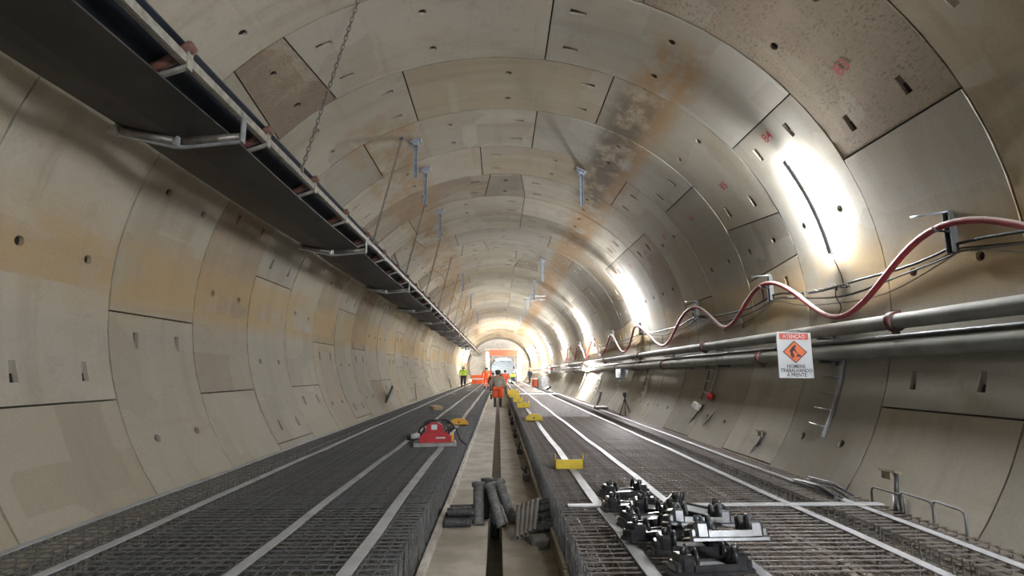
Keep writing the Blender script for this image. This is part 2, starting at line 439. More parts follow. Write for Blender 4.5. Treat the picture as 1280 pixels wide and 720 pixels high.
# red stencilled ring numbers
def stencil(k, txt, th, yy, size):
    vs, fs = text_polys(txt, size, 0.001)
    mb = MB(); mb.add([wallp(th+degrees(ty/A), yy-tx, 0.006) for tx, ty in vs], fs)
    par = min(SEG_BY_RING[k], key=lambda s: abs(s[0]-th))[1]
    tag(mb.build('stencil_number', M_STEN, par), 'red stencilled ring number '+txt)
for k, th in ((0, 36.4), (1, 35.9), (2, 34.0), (3, 32.5), (4, 33.5), (5, 33.5), (6, 33.0), (7, 35.0)):
    stencil(k, str(83+k), th, D0+k*RW+0.93, 0.22)

# ------------------------------------------------------------------ floor: walkway, gutter, invert
Y0, Y1 = -8.0, 86.0
def slab(name, m, x0, x1, z0, z1, label, y0=Y0, y1=Y1, kind='structure', parent=None):
    mb = MB(); ny = 24
    for i in range(ny):
        a = y0+(y1-y0)*i/ny; b = y0+(y1-y0)*(i+1)/ny
        mb.box(((x0+x1)/2, (a+b)/2, (z0+z1)/2), (x1-x0, b-a, z1-z0))
    return tag(mb.build(name, m, parent), label, kind=kind)
slab('floor_walkway', M_SLAB, -0.73, -0.21, -0.35, 0.0, 'pale concrete walkway slab left of the drain gutter')
slab('floor_ledge', M_SLAB2, -0.05, 0.31, -0.35, -0.005, 'grey brown concrete ledge right of the drain gutter')
slab('floor_gutter', M_MUD, -0.21, -0.05, -0.35, -0.23, 'dark muddy bottom of the narrow drain gutter')
slab('floor_trench', M_SLAB2, 0.31, 0.46, -0.35, -0.05, 'shallow brown trench beside the right rebar bed')
slab('floor_invert', M_INV, 0.50, 3.60, -0.35, 0.0, 'dark concrete invert under the right rebar bed')
slab('floor_invert', M_INV, -3.60, -0.73, -0.35, 0.0, 'dark concrete invert under the left rebar bed')
def rough_strip(name, m, x0, x1, z1, label, seed, taper=0.015):
    r = random.Random(seed); mb = MB(); n = 160; vs = []
    for i in range(n+1):
        y = Y0+(Y1-Y0)*i/n; e = r.uniform(-0.008, 0.008); h = z1+r.uniform(-0.008, 0.008)
        vs += [(x0+e, y, -0.06), (x0+e+taper, y, h), (x1+e-taper, y, h), (x1+e, y, -0.06)]
    mb.add(vs, [(4*i+j, 4*i+j+1, 4*i+j+5, 4*i+j+4) for i in range(n) for j in range(3)])
    return tag(mb.build(name, m), label, kind='structure')
rough_strip('trim_1', M_CURB, -0.80, -0.715, 0.06, 'whitish mortar kerb along the left side of the walkway', 3)
r_ = random.Random(5); y = 2.6; pl = MB()
plank_root = tag(empty('trim_2', (0, 0, 0)), 'edge of timber planks along the right rebar bed', kind='structure')
while y < 84:
    ln = 2.4
    MB().box((0.478+r_.uniform(-0.006, 0.006), y+ln/2, 0.005), (0.036, ln-0.02, 0.15), Euler((0, r_.uniform(-0.1, 0.06), r_.uniform(-0.003, 0.003))).to_matrix()).build('plank', M_WOOD, plank_root)
    y += ln

# ------------------------------------------------------------------ rebar cages
def bar_mesh(length, r, axis, name, m):
    mb = MB(); d = Vector((length/2, 0, 0)) if axis == 'x' else Vector((0, length/2, 0))
    mb.tube([-d, d], r, 5, smooth=False); me = mb.mesh(name); me.materials.append(m); return me
def cage(label, x0, x1, m, seed, sideface=None, top=BED, near_n=140):
    r = random.Random(seed); xc = (x0+x1)/2; w = x1-x0
    t = thing('rebar_cage', label, 'rebar cage', (xc, 0, 0))
    ys, ye = 2.4, 80.0
    # longitudinal bars of the top mat, one object each
    lim = lambda z: A*sqrt(1-((z-AX)/B)**2)-0.03
    zmin = lambda x: max(0.02, AX-B*sqrt(1-(min(abs(x)+0.03, 4.6)/A)**2)+0.0)
    nl = max(2, round(w/0.115)); lm = bar_mesh(ye-ys, 0.0055, 'y', 'longitudinal_bar', m)
    for i in range(nl+1):
        link('longitudinal_bar', lm, t, (x0-xc+w*i/nl, (ys+ye)/2, top-0.024))
    # transverse bars, the near ones one by one
    tm = bar_mesh(w+0.03, 0.0058, 'x', 'transverse_bar', m)
    far = MB(); low = MB(); stir = MB(); y = ys; i = 0; st = 0.105
    while y < ye:
        jy = r.uniform(-0.012, 0.012); jr = r.uniform(-0.004, 0.004)
        if i < near_n:
            o = link('transverse_bar', tm, t, (0, y+jy, top-0.008)); o.rotation_euler.z = jr
        else:
            far.tube([(-w/2, y+jy, top-0.008), (w/2, y+jy, top-0.008)], 0.009, 4)
        for zz in ((0.06, 0.24) if y < 25 else (0.2,)):
            e = lim(zz); a_, b_ = max(x0, -e)-xc, min(x1, e)-xc
            if b_ > a_: low.tube([(a_, y+jy, zz), (b_, y+jy, zz)], 0.0055, 4)
        # stirrups
        if y < 40:
            nx = nl if y < 16 else 2
            for k in range(nx+1):
                if y < 16 and k not in (0, nx) and (k+2*i) % 5: continue
                xx = -w/2+w*k/nx
                stir.tube([(xx, y, zmin(xx+xc)), (xx, y+r.uniform(-.02, .02), top-0.005)], 0.005, 4)
        else:
            for xx in (-w/2, w/2): stir.tube([(xx, y, zmin(xx+xc)), (xx, y, top-0.005)], 0.009, 4)
        if sideface is not None:
            xx = sideface-xc
            for q in range(1):
                stir.tube([(xx+r.uniform(-.015, .015), y+q*0.075, 0.01), (xx+r.uniform(-.015, .015), y+q*0.075+r.uniform(-.02, .02), top)], 0.006, 4)
        y += st; i += 1
    for k in range(nl+1):
        for zz in (0.06, 0.24):
            if abs(x0+w*k/nl) < lim(zz): low.tube([(-w/2+w*k/nl, ys, zz), (-w/2+w*k/nl, ye, zz)], 0.0055, 4)
    tag(far.build('transverse_bar_run', m, t), kind='stuff')
    tag(low.build('lower_mats', m, t), kind='stuff')
    tag(stir.build('stirrups', M_BARB, t), kind='stuff')
    return t
cage('wide rusty grey rebar cage bed right of the walkway', 0.54, 2.98, M_BAR, 21, 0.52)
cage('narrow rebar cage between right bed and tunnel wall', 3.30, 3.86, M_BAR, 22)
cage('wide dark rebar cage bed left of the walkway', -3.26, -0.83, M_BARB, 23, -0.815)
cage('narrow rebar cage between left bed and tunnel wall', -3.86, -3.45, M_BARB, 24)

# galvanised strips lying on the mats
def strip(x, label, y0=2.4, y1=78, w=0.085):
    mb = MB(); n = 60; r = random.Random(int(x*100)); vs = []
    ph = r.uniform(0, 6)
    for i in range(n+1):
        y = y0+(y1-y0)*i/n; xx = 0.010*sin(y*1.1+ph)+0.006*sin(y*2.7)
        vs += [(xx-w/2, y, BED+0.002), (xx-w/2, y, BED+0.010), (xx+w/2, y, BED+0.010), (xx+w/2, y, BED+0.002)]
    fs = [(4*i+j, 4*i+(j+1) % 4, 4*i+4+(j+1) % 4, 4*i+4+j) for i in range(n) for j in range(4)]+[(0, 1, 2, 3), (4*n+3, 4*n+2, 4*n+1, 4*n)]
    mb.add(vs, fs)
    tag(mb.build('steel_strip', M_STRIP, None, (x, 0, 0)), label, 'steel strip', 'pale steel strips laid along the rebar beds')
strip(0.94, 'long pale steel strip on right bed, nearest the walkway, under yellow brackets', w=0.10)
strip(1.685, 'long pale steel strip on right bed, second from the walkway')
strip(2.90, 'long pale steel strip on right bed, third from the walkway')
strip(3.57, 'long pale steel strip on right bed, nearest the tunnel wall')
strip(-1.13, 'long pale steel strip on left bed, nearest the walkway', w=0.10)
strip(-1.89, 'long pale steel strip on left bed, second from the walkway')
strip(-3.15, 'long pale steel strip on left bed, third from the walkway')
strip(-3.80, 'long pale steel strip on left bed, nearest the tunnel wall')
def cross(x0, x1, y, w, label):
    mb = MB(); mb.box(((x1-x0)/2, 0, 0.006), (x1-x0, w, 0.012)); 
    tag(mb.build('cross_strip', M_STRIP, None, (x0, y, BED+0.012)), label, 'steel strip', 'cross strips on the rebar beds')
cross(0.61, 3.82, 5.79, 0.10, 'pale steel strip lying crosswise over the right bed by black castings')
cross(-2.35, -1.55, 40.0, 0.5, 'short pale sheet lying crosswise on far left bed, nearer the walkway')
cross(-3.3, -2.75, 34.5, 0.45, 'short pale sheet lying crosswise on far left bed, nearer the wall')
cross(1.1, 3.6, 34.0, 1.6, 'lamp glare shaped as a broad pale sheet across the far right bed')  # pale sheet stands in for lamp glare on the bed

# ------------------------------------------------------------------ tube lamps on the right wall
def lamp(y, t0, t1, label, m=M_TUBE, side=1, body=True):
    p0 = wallp((t0+t1)/2, y)
    if side < 0: p0.x *= -1
    t = thing('tube_lamp', label, 'lamp', p0, group='tube lamps along the tunnel wall')
    def arc(off, dy, n=9, a=t0, b=t1):
        pts = []
        for i in range(n+1):
            q = wallp(a+(b-a)*i/n, y+dy, off)
            if side < 0: q.x *= -1
            pts.append(q-p0)
        return pts
    mb = MB(); o1 = arc(0.070, -0.052); o2 = arc(0.070, 0.052); o3 = arc(0.098, 0.040); o4 = arc(0.098, -0.040)   # cover hiding the tubes from the front
    q = [p for k in range(len(o1)) for p in (o1[k], o2[k], o3[k], o4[k])]
    mb.add(q, [(4*k+j, 4*k+(j+1) % 4, 4*k+4+(j+1) % 4, 4*k+4+j) for k in range(len(o1)-1) for j in range(4)]+[(3, 2, 1, 0), tuple(4*(len(o1)-1)+j for j in range(4))])
    mb.build('housing', M_LAMPB, t)
    for dy in (-0.030, 0.030): MB().tube(arc(0.040, dy, 6, t0+0.6, t1-0.6), 0.018, 6).build('tube', m, t)
    mb = MB()
    for a in (t0, (t0+t1)/2, t1):
        q0 = wallp(a, y, 0.0); q1 = wallp(a, y, 0.07)
        if side < 0: q0.x *= -1; q1.x *= -1
        mb.tube([q0-p0, q1-p0], 0.014, 6)
    mb.build('standoff', M_BRKT, t)
    if y < 20:
        q = [wallp(a, y+0.01*s, 0.02+0.05*max(0, 1-i/2)) for i, (a, s) in enumerate(((t0, 0), (t0-1.5, 2), (t0-4, -1), (t0-6, -3)))]
        MB().tube([p-p0 for p in q], 0.006, 5).build('cable_tail', M_CABLE, t)
    return t
names = ['nearest', 'second nearest', 'third nearest', 'fourth', 'fifth', 'sixth', 'seventh']
for i, k in enumerate((1, 7, 13, 19, 25, 31, 37)):
    lamp(D0+(k+0.5)*RW-0.03, 10.0, 30.2, names[i]+' glowing tube lamp on the right tunnel wall counting from the front', M_TUBES if i else M_TUBE)
for i, k in enumerate((-5,)):
    lamp(D0+(k+0.5)*RW, 10.0, 30.2, 'glowing tube lamp on the right tunnel wall behind the viewer', emit('rear_tube_glow', (0.98, 0.98, 1.0), LAMP_E*4.2))
for i, (k, sd) in enumerate(((35, 1), (39, 1), (41, 1), (34, -1), (37, -1), (40, -1))):
    lamp(D0+(k+0.5)*RW, 4.0, 34.0, ORD[i]+' warm work light on the %s wall near the far gantry' % ('right' if sd > 0 else 'left'), M_TUBEF, sd)

# flood lights: one washing the lower right wall, two on the far beds aimed at the crown
def flood(loc, rot, label, e, w=0.34, h=0.22):
    t = thing('flood_light', label, 'lamp', loc, rot, 'flood lights')           # lens looks along local +x
    MB().rbox((0, 0, 0), (0.10, w, h), 0.02).build('housing', M_BRKT, t)
    MB().box((0.052, 0, -0.004), (0.012, w-0.05, h-0.05)).build('lens', emit('flood_lens_%d' % e, (1.0, 0.95, 0.86), e), t)
    MB().tube([(0, -w/2-0.02, 0), (-0.06, -w/2-0.02, -0.16), (-0.08, 0, -0.22), (-0.06, w/2+0.02, -0.16), (0, w/2+0.02, 0)], 0.012, 5).build('yoke', M_BRKT, t)
flood((4.05, 27.6, 1.95), (0, radians(18), 0), 'bright flood light beside the pipes washing the lower right wall', 1500)
flood((1.25, 56.0, BED+0.25), (0, radians(-62), radians(35)), 'flood light on the far right bed aimed at the crown', 420, 0.6, 0.4)
flood((-3.2, 64.0, BED+0.25), (0, radians(-58), radians(-20)), 'flood light on the far left bed aimed at the crown', 420, 0.6, 0.4)
flood((3.3, 38.0, BED+0.25), (0, radians(-55), radians(150)), 'added fill light on the right bed in the middle distance aimed at the crown', 520, 0.4, 0.3)  # extra source, added only to brighten the middle stretch of the tunnel

# ------------------------------------------------------------------ conveyor on the left
cv = thing('conveyor', 'long dark belt conveyor hung along the upper left wall', 'conveyor', (-3.2, 0, 4.25))
CY0, CY1 = -7.0, 84.0
def xs(prof, name, m, thick=0.014, amp=0.0, n=90):
    """open profile of (x, z) swept along y, with thickness"""
    mb = MB(); vs = []; p = len(prof)
    up = [(x, z+thick) for x, z in reversed(prof)]; ring = list(prof)+up; q = len(ring)
    for i in range(n+1):
        y = CY0+(CY1-CY0)*i/n
        s = amp*sin(pi*((y-5.15)/5.05 % 1.0)) if amp else 0
        for x, z in ring: vs.append((x, y, z-s))
    fs = [(q*i+j, q*i+(j+1) % q, q*i+q+(j+1) % q, q*i+q+j) for i in range(n) for j in range(q)]
    mb.add(vs, fs, False); return mb.build(name, m, cv)
# local x relative to -3.2, z relative to 4.25
xs([(-0.56, -0.150), (-0.30, -0.205), (-0.06, -0.235), (0.18, -0.215), (0.44, -0.185)], 'return_belt', M_BELT, amp=0.03, n=180)
xs([(-0.57, 0.13), (-0.50, 0.09), (-0.27, -0.05), (0.25, -0.05), (0.47, 0.075), (0.56, 0.125)], 'carrying_belt', M_BELTU)
for x, nm in ((0.58, 'right'), (-0.58, 'left')):
    mb = MB(); mb.box((x, (CY0+CY1)/2, -0.005), (0.016, CY1-CY0, 0.075)); mb.box((x-math.copysign(0.03, x), (CY0+CY1)/2, -0.04), (0.045, CY1-CY0, 0.010))
    mb.box((x-math.copysign(0.03, x), (CY0+CY1)/2, 0.03), (0.045, CY1-CY0, 0.010)); mb.build('side_rail', M_RAIL, cv)
def rod(mb, a, b, r, n=8): return mb.tube([a, b], r, n)
# return idler: V of two rollers in a bent hanger
fr = MB()
fr.tube([(-0.64, -0.02, -0.185), (-0.60, 0, -0.22), (-0.06, 0.02, -0.335), (0.02, 0.02, -0.335), (0.56, 0, -0.285), (0.60, 0, -0.27)], 0.020, 4, smooth=False)
for x, z0, z1 in ((0.60, -0.29, 0.0), (-0.61, -0.24, 0.0)): fr.box((x, 0, (z0+z1)/2), (0.016, 0.075, z1-z0))
fr.box((-0.02, 0.0, -0.29), (0.02, 0.05, 0.10))
ret_f = fr.mesh('hanger'); ret_f.materials.append(M_GALV)
rl = MB(); rl.tube([(-0.60, -0.02, -0.185), (-0.05, 0, -0.285)], 0.040, 10); ret_a = rl.mesh('roller'); ret_a.materials.append(M_ROLL)
rl = MB(); rl.tube([(0.04, 0, -0.285), (0.58, 0, -0.235)], 0.040, 10); ret_b = rl.mesh('roller'); ret_b.materials.append(M_ROLL)
rl = MB(); rl.lathe([(0, -.05), (0.04, -.05), (0.055, -.03), (0.055, .03), (0.04, .05), (0, .05)], 10, Matrix.Translation((-0.62, -0.02, -0.185)) @ Matrix.Rotation(pi/2, 4, 'Y')); ret_c = rl.mesh('bearing_cap'); ret_c.materials.append(M_RAIL)
y = 5.15-10.1
while y < 82:
    f = link('return_idler', ret_f, cv, (0, y, 0))
    if y > 0:
        for me in (ret_a, ret_b, ret_c): link(me.name.split('.')[0], me, f)
    y += 5.05
# carrying idler: trough of three rollers, bracket over the rail with reddish end caps
fr = MB(); fr.tube([(-0.58, 0, 0.04), (-0.30, 0, -0.085), (0.27, 0, -0.085), (0.58, 0, 0.03)], 0.024, 4, smooth=False)
fr.box((0.588, 0, 0.10), (0.014, 0.07, 0.20)); fr.box((-0.588, 0, 0.10), (0.014, 0.07, 0.20)); fr.box((0.28, 0, -0.04), (0.014, 0.06, 0.10)); fr.box((-0.28, 0, -0.04), (0.014, 0.06, 0.10))
car_f = fr.mesh('carrying_idler'); car_f.materials.append(M_RAIL)
rl = MB(); rl.tube([(0.28, 0, -0.005), (0.56, 0, 0.165)], 0.045, 8); rl.tube([(-0.28, 0, -0.005), (-0.56, 0, 0.165)], 0.045, 8); rl.tube([(-0.25, 0, -0.015), (0.25, 0, -0.015)], 0.045, 8)
car_r = rl.mesh('roller'); car_r.materials.append(M_RUST)
rl = MB(); rl.lathe([(0, -.05), (0.045, -.05), (0.055, -.03), (0.055, .03), (0.045, .05), (0, .05)], 8, Matrix.Translation((0.575, 0, 0.185)) @ Matrix.Rotation(radians(60), 4, 'Y')); car_c = rl.mesh('roller_cap'); car_c.materials.append(M_RUST)
y = 4.2-1.55*6
while y < 82:
    f = link('carrying_idler', car_f, cv, (0, y, -0.085))
    if y > 2: link('roller', car_r, f); link('roller_cap', car_c, f)
    y += 1.55

# chains from crown to conveyor rail
def chain(a, b, label, small=False):
    a, b = Vector(a), Vector(b); d = b-a; L = d.length; dn = d.normalized()
    x = dn.orthogonal().normalized(); yv = dn.cross(x); p = 0.062; n = int(L/p)
    mb = MB()
    for i in range(n):
        c = a+dn*(p*(i+0.5)); s = x if i % 2 else yv
        pts = [c+dn*(0.026*cos(q)+math.copysign(0.014, cos(q)))+s*(0.019*sin(q)) for q in [2*pi*(j+0.5)/8 for j in range(8)]]
        mb.tube([q-b for q in pts], 0.0065, 4, closed=True, smooth=False)
    mb.box(Vector((0, 0, 0.0)), (0.03, 0.05, 0.08)); mb.box(a-b, (0.08, 0.08, 0.03))
    tag(mb.build('hanging_chain', M_CHAIN, None, b), label, 'chain', 'chains holding the conveyor')
cy = [6.75, 10.75, 14.6, 18.6, 22.6, 26.6, 30.6, 34.6, 38.6, 42.6]
cl = ['nearest', 'second nearest', 'third nearest', 'fourth', 'fifth', 'sixth', 'seventh', 'eighth', 'ninth', 'farthest']
for i, y in enumerate(cy):
    chain(wallp(116.2 if i else 113.5, y-0.15-(0 if i else 0.2), 0.01), (-2.605, y, 4.30), cl[i]+' steel chain from the crown down to the conveyor rail')

# ------------------------------------------------------------------ hangers bolted to the crown
def hanger(th, y, ln, label, arm=False):
    p = wallp(th, y)
    t = thing('crown_hanger', label, 'hanger', p, group='zinc hangers bolted to the crown')
    rot = Matrix.Rotation(-radians(th-90)*-1, 3, 'Y') if False else Euler((0, radians(90-th), 0)).to_matrix()
    mb = MB(); mb.box((0, 0, -0.02), (0.26, 0.22, 0.025), rot); mb.build('base_plate', M_GALVB, t)
    mb = MB()
    for sx in (-0.09, 0.09):
        for sy in (-0.07, 0.07): mb.tube([Vector((sx, sy, 0))+rot @ Vector((0, 0, 0.02)), rot @ Vector((sx, sy, -0.075))], 0.016, 6)
    mb.build('bolt', M_GALV, t)
    mb = MB(); mb.box((0, 0, -0.07), (0.12, 0.10, 0.10)); mb.build('bracket', M_GALVB, t)
    mb = MB(); mb.box((-0.038, 0, -ln/2), (0.012, 0.07, ln)); mb.box((0.038, 0, -ln/2), (0.012, 0.07, ln)); mb.box((0, 0.03, -ln/2), (0.08, 0.012, ln)); mb.build('post', M_GALVB, t)
    if arm:
        mb = MB(); mb.box((0.0, 0, -ln+0.05), (1.15, 0.07, 0.06)); mb.box((0.25, 0, -ln+0.25), (0.75, 0.07, 0.06)); mb.box((-0.2, 0, -ln-0.05), (0.08, 0.08, 0.7)); mb.build('cross_arm', M_GALVB, t)
hang = [(113, 10.95, .80, 0), (113.1, 12.55, .86, 0), (66.7, 12.55, .88, 0), (113.2, 15.95, .85, 0), (113.2, 26.5, .9, 0), (113, 34, .9, 0), (67.5, 23.3, .95, 0), (68, 28.7, 1.1, 1), (68, 37.5, 1.0, 0), (113, 44, 1.0, 0), (68, 47, 1.0, 0)]
hl = ['nearest zinc hanger left of the crown', 'second zinc hanger left of the crown', 'nearest zinc hanger right of the crown', 'third zinc hanger left of the crown beside a chain', 'fourth zinc hanger left of the crown, small',
      'fifth zinc hanger left of the crown, far', 'second zinc hanger right of the crown', 'zinc hanger with cross arms right of the crown', 'far zinc hanger right of the crown beyond the cross arms', 'farthest zinc hanger left of the crown', 'farthest zinc hanger right of the crown']
for (th, y, ln, ar), lb in zip(hang, hl): hanger(th, y, ln, lb, bool(ar))

# ------------------------------------------------------------------ pipes on the right wall
def pipe(x, z0, slope, r, label, cps, m=M_PIPE, y1=80.0):
    y0 = -4.0
    t = thing('wall_pipe', label, 'pipe', (x, 0, z0))
    pts = [(0, y, slope*y) for y in (y0, 0, 4, 8, 12, 18, 26, 36, 50, 65, y1)]
    MB().tube(pts, r, 16).build('pipe_run', m, t)
    for i, y in enumerate(cps):
        mb = MB(); mt = Matrix.Translation((0, y, slope*y)) @ Matrix.Rotation(pi/2, 4, 'X')
        mb.lathe([(r, -.05), (r+.022, -.05), (r+.030, -.03), (r+.012, -0.01), (r+.012, 0.01), (r+.030, .03), (r+.022, .05), (r, .05)], 16, mt)
        mb.box((0.0, y, slope*y-r-0.03), (0.05, 0.07, 0.05)); mb.box((0.03, y, slope*y+r+0.02), (0.06, 0.07, 0.04))
        mb.build('coupling', M_COUP, t)
    return t
pipe(4.42, 2.345, -0.005, 0.088, 'upper grey pipe along the right wall behind the warning sign', (6.15, 12.0, 17.6, 23.4, 29.2, 35, 40.8))
pipe(4.40, 2.055, -0.0075, 0.094, 'lower grey pipe along the right wall', (9.35, 15.0, 21.0, 26.8, 32.6, 38.4))
tag(MB().tube([(0, y, -0.006*y) for y in (-4, 4, 9, 14, 20, 40)], 0.035, 10).build('thin_pipe', M_BRKT, None, (4.58, 0, 2.19)), 'thin dark conduit between the two wall pipes', 'pipe')
for i, y in enumerate((3.9, 7.6, 11.2, 14.8, 18.4, 22, 27, 32)):
    t = thing('pipe_bracket', ORD[i]+' dark bracket carrying the right wall pipes counting from the front', 'bracket', (4.5, y, 2.1-0.006*y), group='brackets under the wall pipes')
    mb = MB(); mb.box((0.12, 0, 0.08), (0.04, 0.08, 0.62)); mb.build('back_plate', M_BRKT, t)
    MB().box((-0.02, 0, -0.17), (0.26, 0.06, 0.04)).build('arm', M_BRKT, t); MB().box((-0.02, 0, 0.15), (0.26, 0.06, 0.025)).build('arm', M_BRKT, t)

# hose brackets, hose, cables
crest = [1.2, 5.35, 9.2, 12.75, 18.1, 22.4, 26.9, 31.5, 36.0, 40.5]
dipz = [2.48, 2.48, 2.64, 2.47, 2.46, 2.46, 2.45, 2.45, 2.45]
def hose_z(y):
    for i in range(len(crest)-1):
        if crest[i] <= y <= crest[i+1]:
            s = (y-crest[i])/(crest[i+1]-crest[i]); hi = 3.24; lo = dipz[i]
            return lo+(hi-lo)*(0.5+0.5*cos(2*pi*s))
    return 3.24
def wx(z, off):                                        # x of the right wall at height z, off inwards
    return (A)*sqrt(max(0, 1-((z-AX)/B)**2))-off
pts = []; y = 1.2
while y <= 40.5:
    z = hose_z(y); pts.append(Vector((wx(z, 0.19-0.03*sin(y*1.7)), y, z))); y += 0.15 if y < 20 else 0.3
tag(MB().tube([p-Vector((4.4, 0, 3)) for p in pts], 0.036, 10).build('red_hose', M_HOSE, None, (4.4, 0, 3)), 'long red hose hanging in loops along the right wall', 'hose')
for i, y in enumerate(crest[1:9]):
    t = thing('hose_bracket', ORD[i]+' steel bracket under the red hose loops counting from the front', 'bracket', (wx(3.2, 0.0), y+0.12, 3.0), group='hose brackets on the right wall')
    mb = MB(); mb.box((-0.03, 0, 0.19), (0.03, 0.09, 0.44)); mb.box((-0.06, -0.04, 0.19), (0.05, 0.012, 0.44)); mb.box((-0.06, 0.04, 0.19), (0.05, 0.012, 0.44)); mb.build('channel', M_BRKT, t)
    MB().tube([(-0.04, 0, 0.41), (-0.18, 0.18, 0.42), (-0.22, 0.30, 0.43)], 0.014, 6).build('rod', M_GALV, t)
    MB().tube([(-0.04, -0.02, 0.19), (-0.24, -0.04, 0.19), (-0.27, -0.04, 0.23)], 0.012, 6).build('hook', M_BRKT, t)
def cable(label, zs, off, r, m, y0=1.2, y1=40, seed=1, name='wall_cable'):
    rr = random.Random(seed); ph = rr.uniform(0, 6); pts = []; y = y0
    while y <= y1:
        for i in range(len(crest)-1):
            if crest[i] <= y <= crest[i+1]: s = (y-crest[i])/(crest[i+1]-crest[i]); break
        z = zs[0]-zs[1]*(1-(2*s-1)**2)+0.015*sin(y*3+ph)
        pts.append(Vector((wx(z, off+0.01*sin(y*2+ph)), y, z))-Vector((4.5, 0, 3))); y += 0.3
    tag(MB().tube(pts, r, 6).build(name, m, None, (4.5, 0, 3)), label, 'cable', 'cables behind the hose')
cable('thick black cable strung behind the red hose on the right wall', (3.06, 0.14), 0.06, 0.017, M_CABLE, seed=2)
cable('thin black cable sagging below the thick cable on the right wall', (3.03, 0.24), 0.045, 0.009, M_CABLE, seed=3)
cable('dusty grey cable strung along the right wall below the lamps', (3.0, 0.20), 0.05, 0.012, M_CABLG, seed=4)
cable('slack thin dusty wire on the right wall, lowest of the cables', (2.98, 0.30), 0.04, 0.007, M_CABLG, seed=5)
# tangle of wire by the hose, and drops
def squiggle(y0, y1, z, amp, label, seed, m=M_CABLG, drop=None):
    rr = random.Random(seed); pts = []; n = 26
    for i in range(n):
        yy = y0+(y1-y0)*i/(n-1); zz = z+rr.uniform(-amp, amp)
        pts.append(Vector((wx(zz, 0.09+rr.uniform(-.03, .03)), yy, zz)))
    if drop:
        for k in range(8): pts.append(Vector((wx(z-drop*k/8, 0.06), y1+0.05*sin(k), z-drop*k/8)))
    p0 = pts[0]; tag(MB().tube([p-p0 for p in pts], 0.008, 5).build('wire_tangle', m, None, p0), label, 'cable')
squiggle(7.2, 8.7, 2.93, 0.035, 'tangled pale wire bundle under the nearest lamp', 3, mat('pale_wire', (0.38, 0.36, 0.33), 0.6))
squiggle(7.2, 7.5, 2.90, 0.03, 'dark wire end dangling from the cables under the nearest lamp', 4, M_CABLE, 0.45)
squiggle(12.8, 13.0, 3.05, 0.03, 'grey cable dropping to the pipes at the third hose bracket', 6, M_CABLG, 0.75)

# ------------------------------------------------------------------ signs
SGS = 0.955
sg = thing('warning_sign', 'white warning sign with orange diamond hung on the right wall pipes', 'sign', (4.025, 7.6, 1.978), (radians(-2), radians(0.8), radians(3)))
sg.scale = (SGS, SGS, SGS)
def sfn(dep): return lambda x, z, d: (x, dep-d, z)
MB().rbox((0, 0.004, 0), (0.525, 0.012, 0.66), 0.004).build('board', M_SIGN, sg)
MB().box((0.0, -0.004, 0.27), (0.44, 0.003, 0.088)).build('header', M_SRED, sg)
hx, hz, cz = 0.185, 0.165, 0.045
MB().prism([(hx, cz), (0, cz+hz), (-hx, cz), (0, cz-hz)], 0.003, sfn(-0.003)).build('diamond_border', M_SBLK, sg)
q = 0.90; MB().prism([(hx*q, cz), (0, cz+hz*q), (-hx*q, cz), (0, cz-hz*q)], 0.003, sfn(-0.0055)).build('diamond', M_SORG, sg)
mb = MB(); f_ = sfn(-0.0085)
def capsule(a, b, r): 
    a, b = Vector(a), Vector(b); d = (b-a).normalized(); n = Vector((-d.y, d.x)); pl = []
    for i in range(7): t = -pi/2+pi*i/6; pl.append(b+d*r*cos(t)+n*r*sin(t))
    for i in range(7): t = pi/2+pi*i/6; pl.append(a+d*r*cos(t)+n*r*sin(t))
    mb.prism([(p.x, p.y) for p in pl], 0.002, f_)
capsule((-0.058, 0.055), (-0.02, 0.105), 0.022); capsule((0.002, 0.128), (0.003, 0.13), 0.017)        # digging figure
capsule((-0.06, 0.05), (-0.055, -0.02), 0.011); capsule((-0.055, 0.05), (-0.03, 0.0), 0.011); capsule((-0.03, 0.0), (-0.035, -0.035), 0.010)
capsule((-0.02, 0.10), (0.01, 0.055), 0.009); capsule((-0.03, 0.09), (0.05, 0.005), 0.005)
mb.prism([(0.0, -0.022), (0.10, -0.022), (0.075, 0.0), (0.05, 0.014), (0.025, -0.004)], 0.002, f_)
mb.build('digger_pictogram', M_SBLK, sg)
def stext(txt, size, x, z, m, nm, sx=1.0, bold=0.003):
    vs, fs = text_polys(txt, size, bold); mb = MB(); mb.add([(x+a*sx, -0.0072, z+b) for a, b in vs], fs); mb.build(nm, m, sg)
stext('ATENÇÃO', 0.075, 0, 0.268, M_SWHT, 'header_text', 0.95, 0.001)
stext('HOMENS', 0.074, 0, -0.165, M_SBLK, 'sign_text', 0.92, 0.001)
stext('TRABALHANDO', 0.074, 0, -0.225, M_SBLK, 'sign_text', 0.88, 0.001)
stext('À FRENTE', 0.074, 0, -0.288, M_SBLK, 'sign_text', 0.92, 0.001)
mb = MB(); mb.tube([(-0.2, 0.01, 0.31), (-0.17, 0.02, 0.345), (0.1, 0.05, 0.37), (0.18, 0.03, 0.33)], 0.005, 5); mb.build('hanging_wire', M_CABLE, sg)
def far_sign(loc, w, h, label, red):
    t = thing('far_sign', label, 'sign', loc, (0, 0, radians(4)))
    MB().rbox((0, 0, 0), (w, 0.012, h), 0.004).build('board', M_SIGN, t)
    if red: MB().box((0, -0.009, h*0.12), (w*0.5, 0.004, h*0.4), Euler((0, pi/4, 0)).to_matrix()).build('red_symbol', M_SRED, t)
    for k in range(1 if red else 4): MB().box((0, -0.009, h*(0.3-0.2*k) if not red else -h*0.32), (w*(0.8-0.1*(k % 2)), 0.004, h*0.07)).build('faded_line', M_GALV, t)
far_sign((4.35, 20.0, 1.69), 0.44, 0.30, 'small white notice with faded grey lines hung on the lower pipe', False)
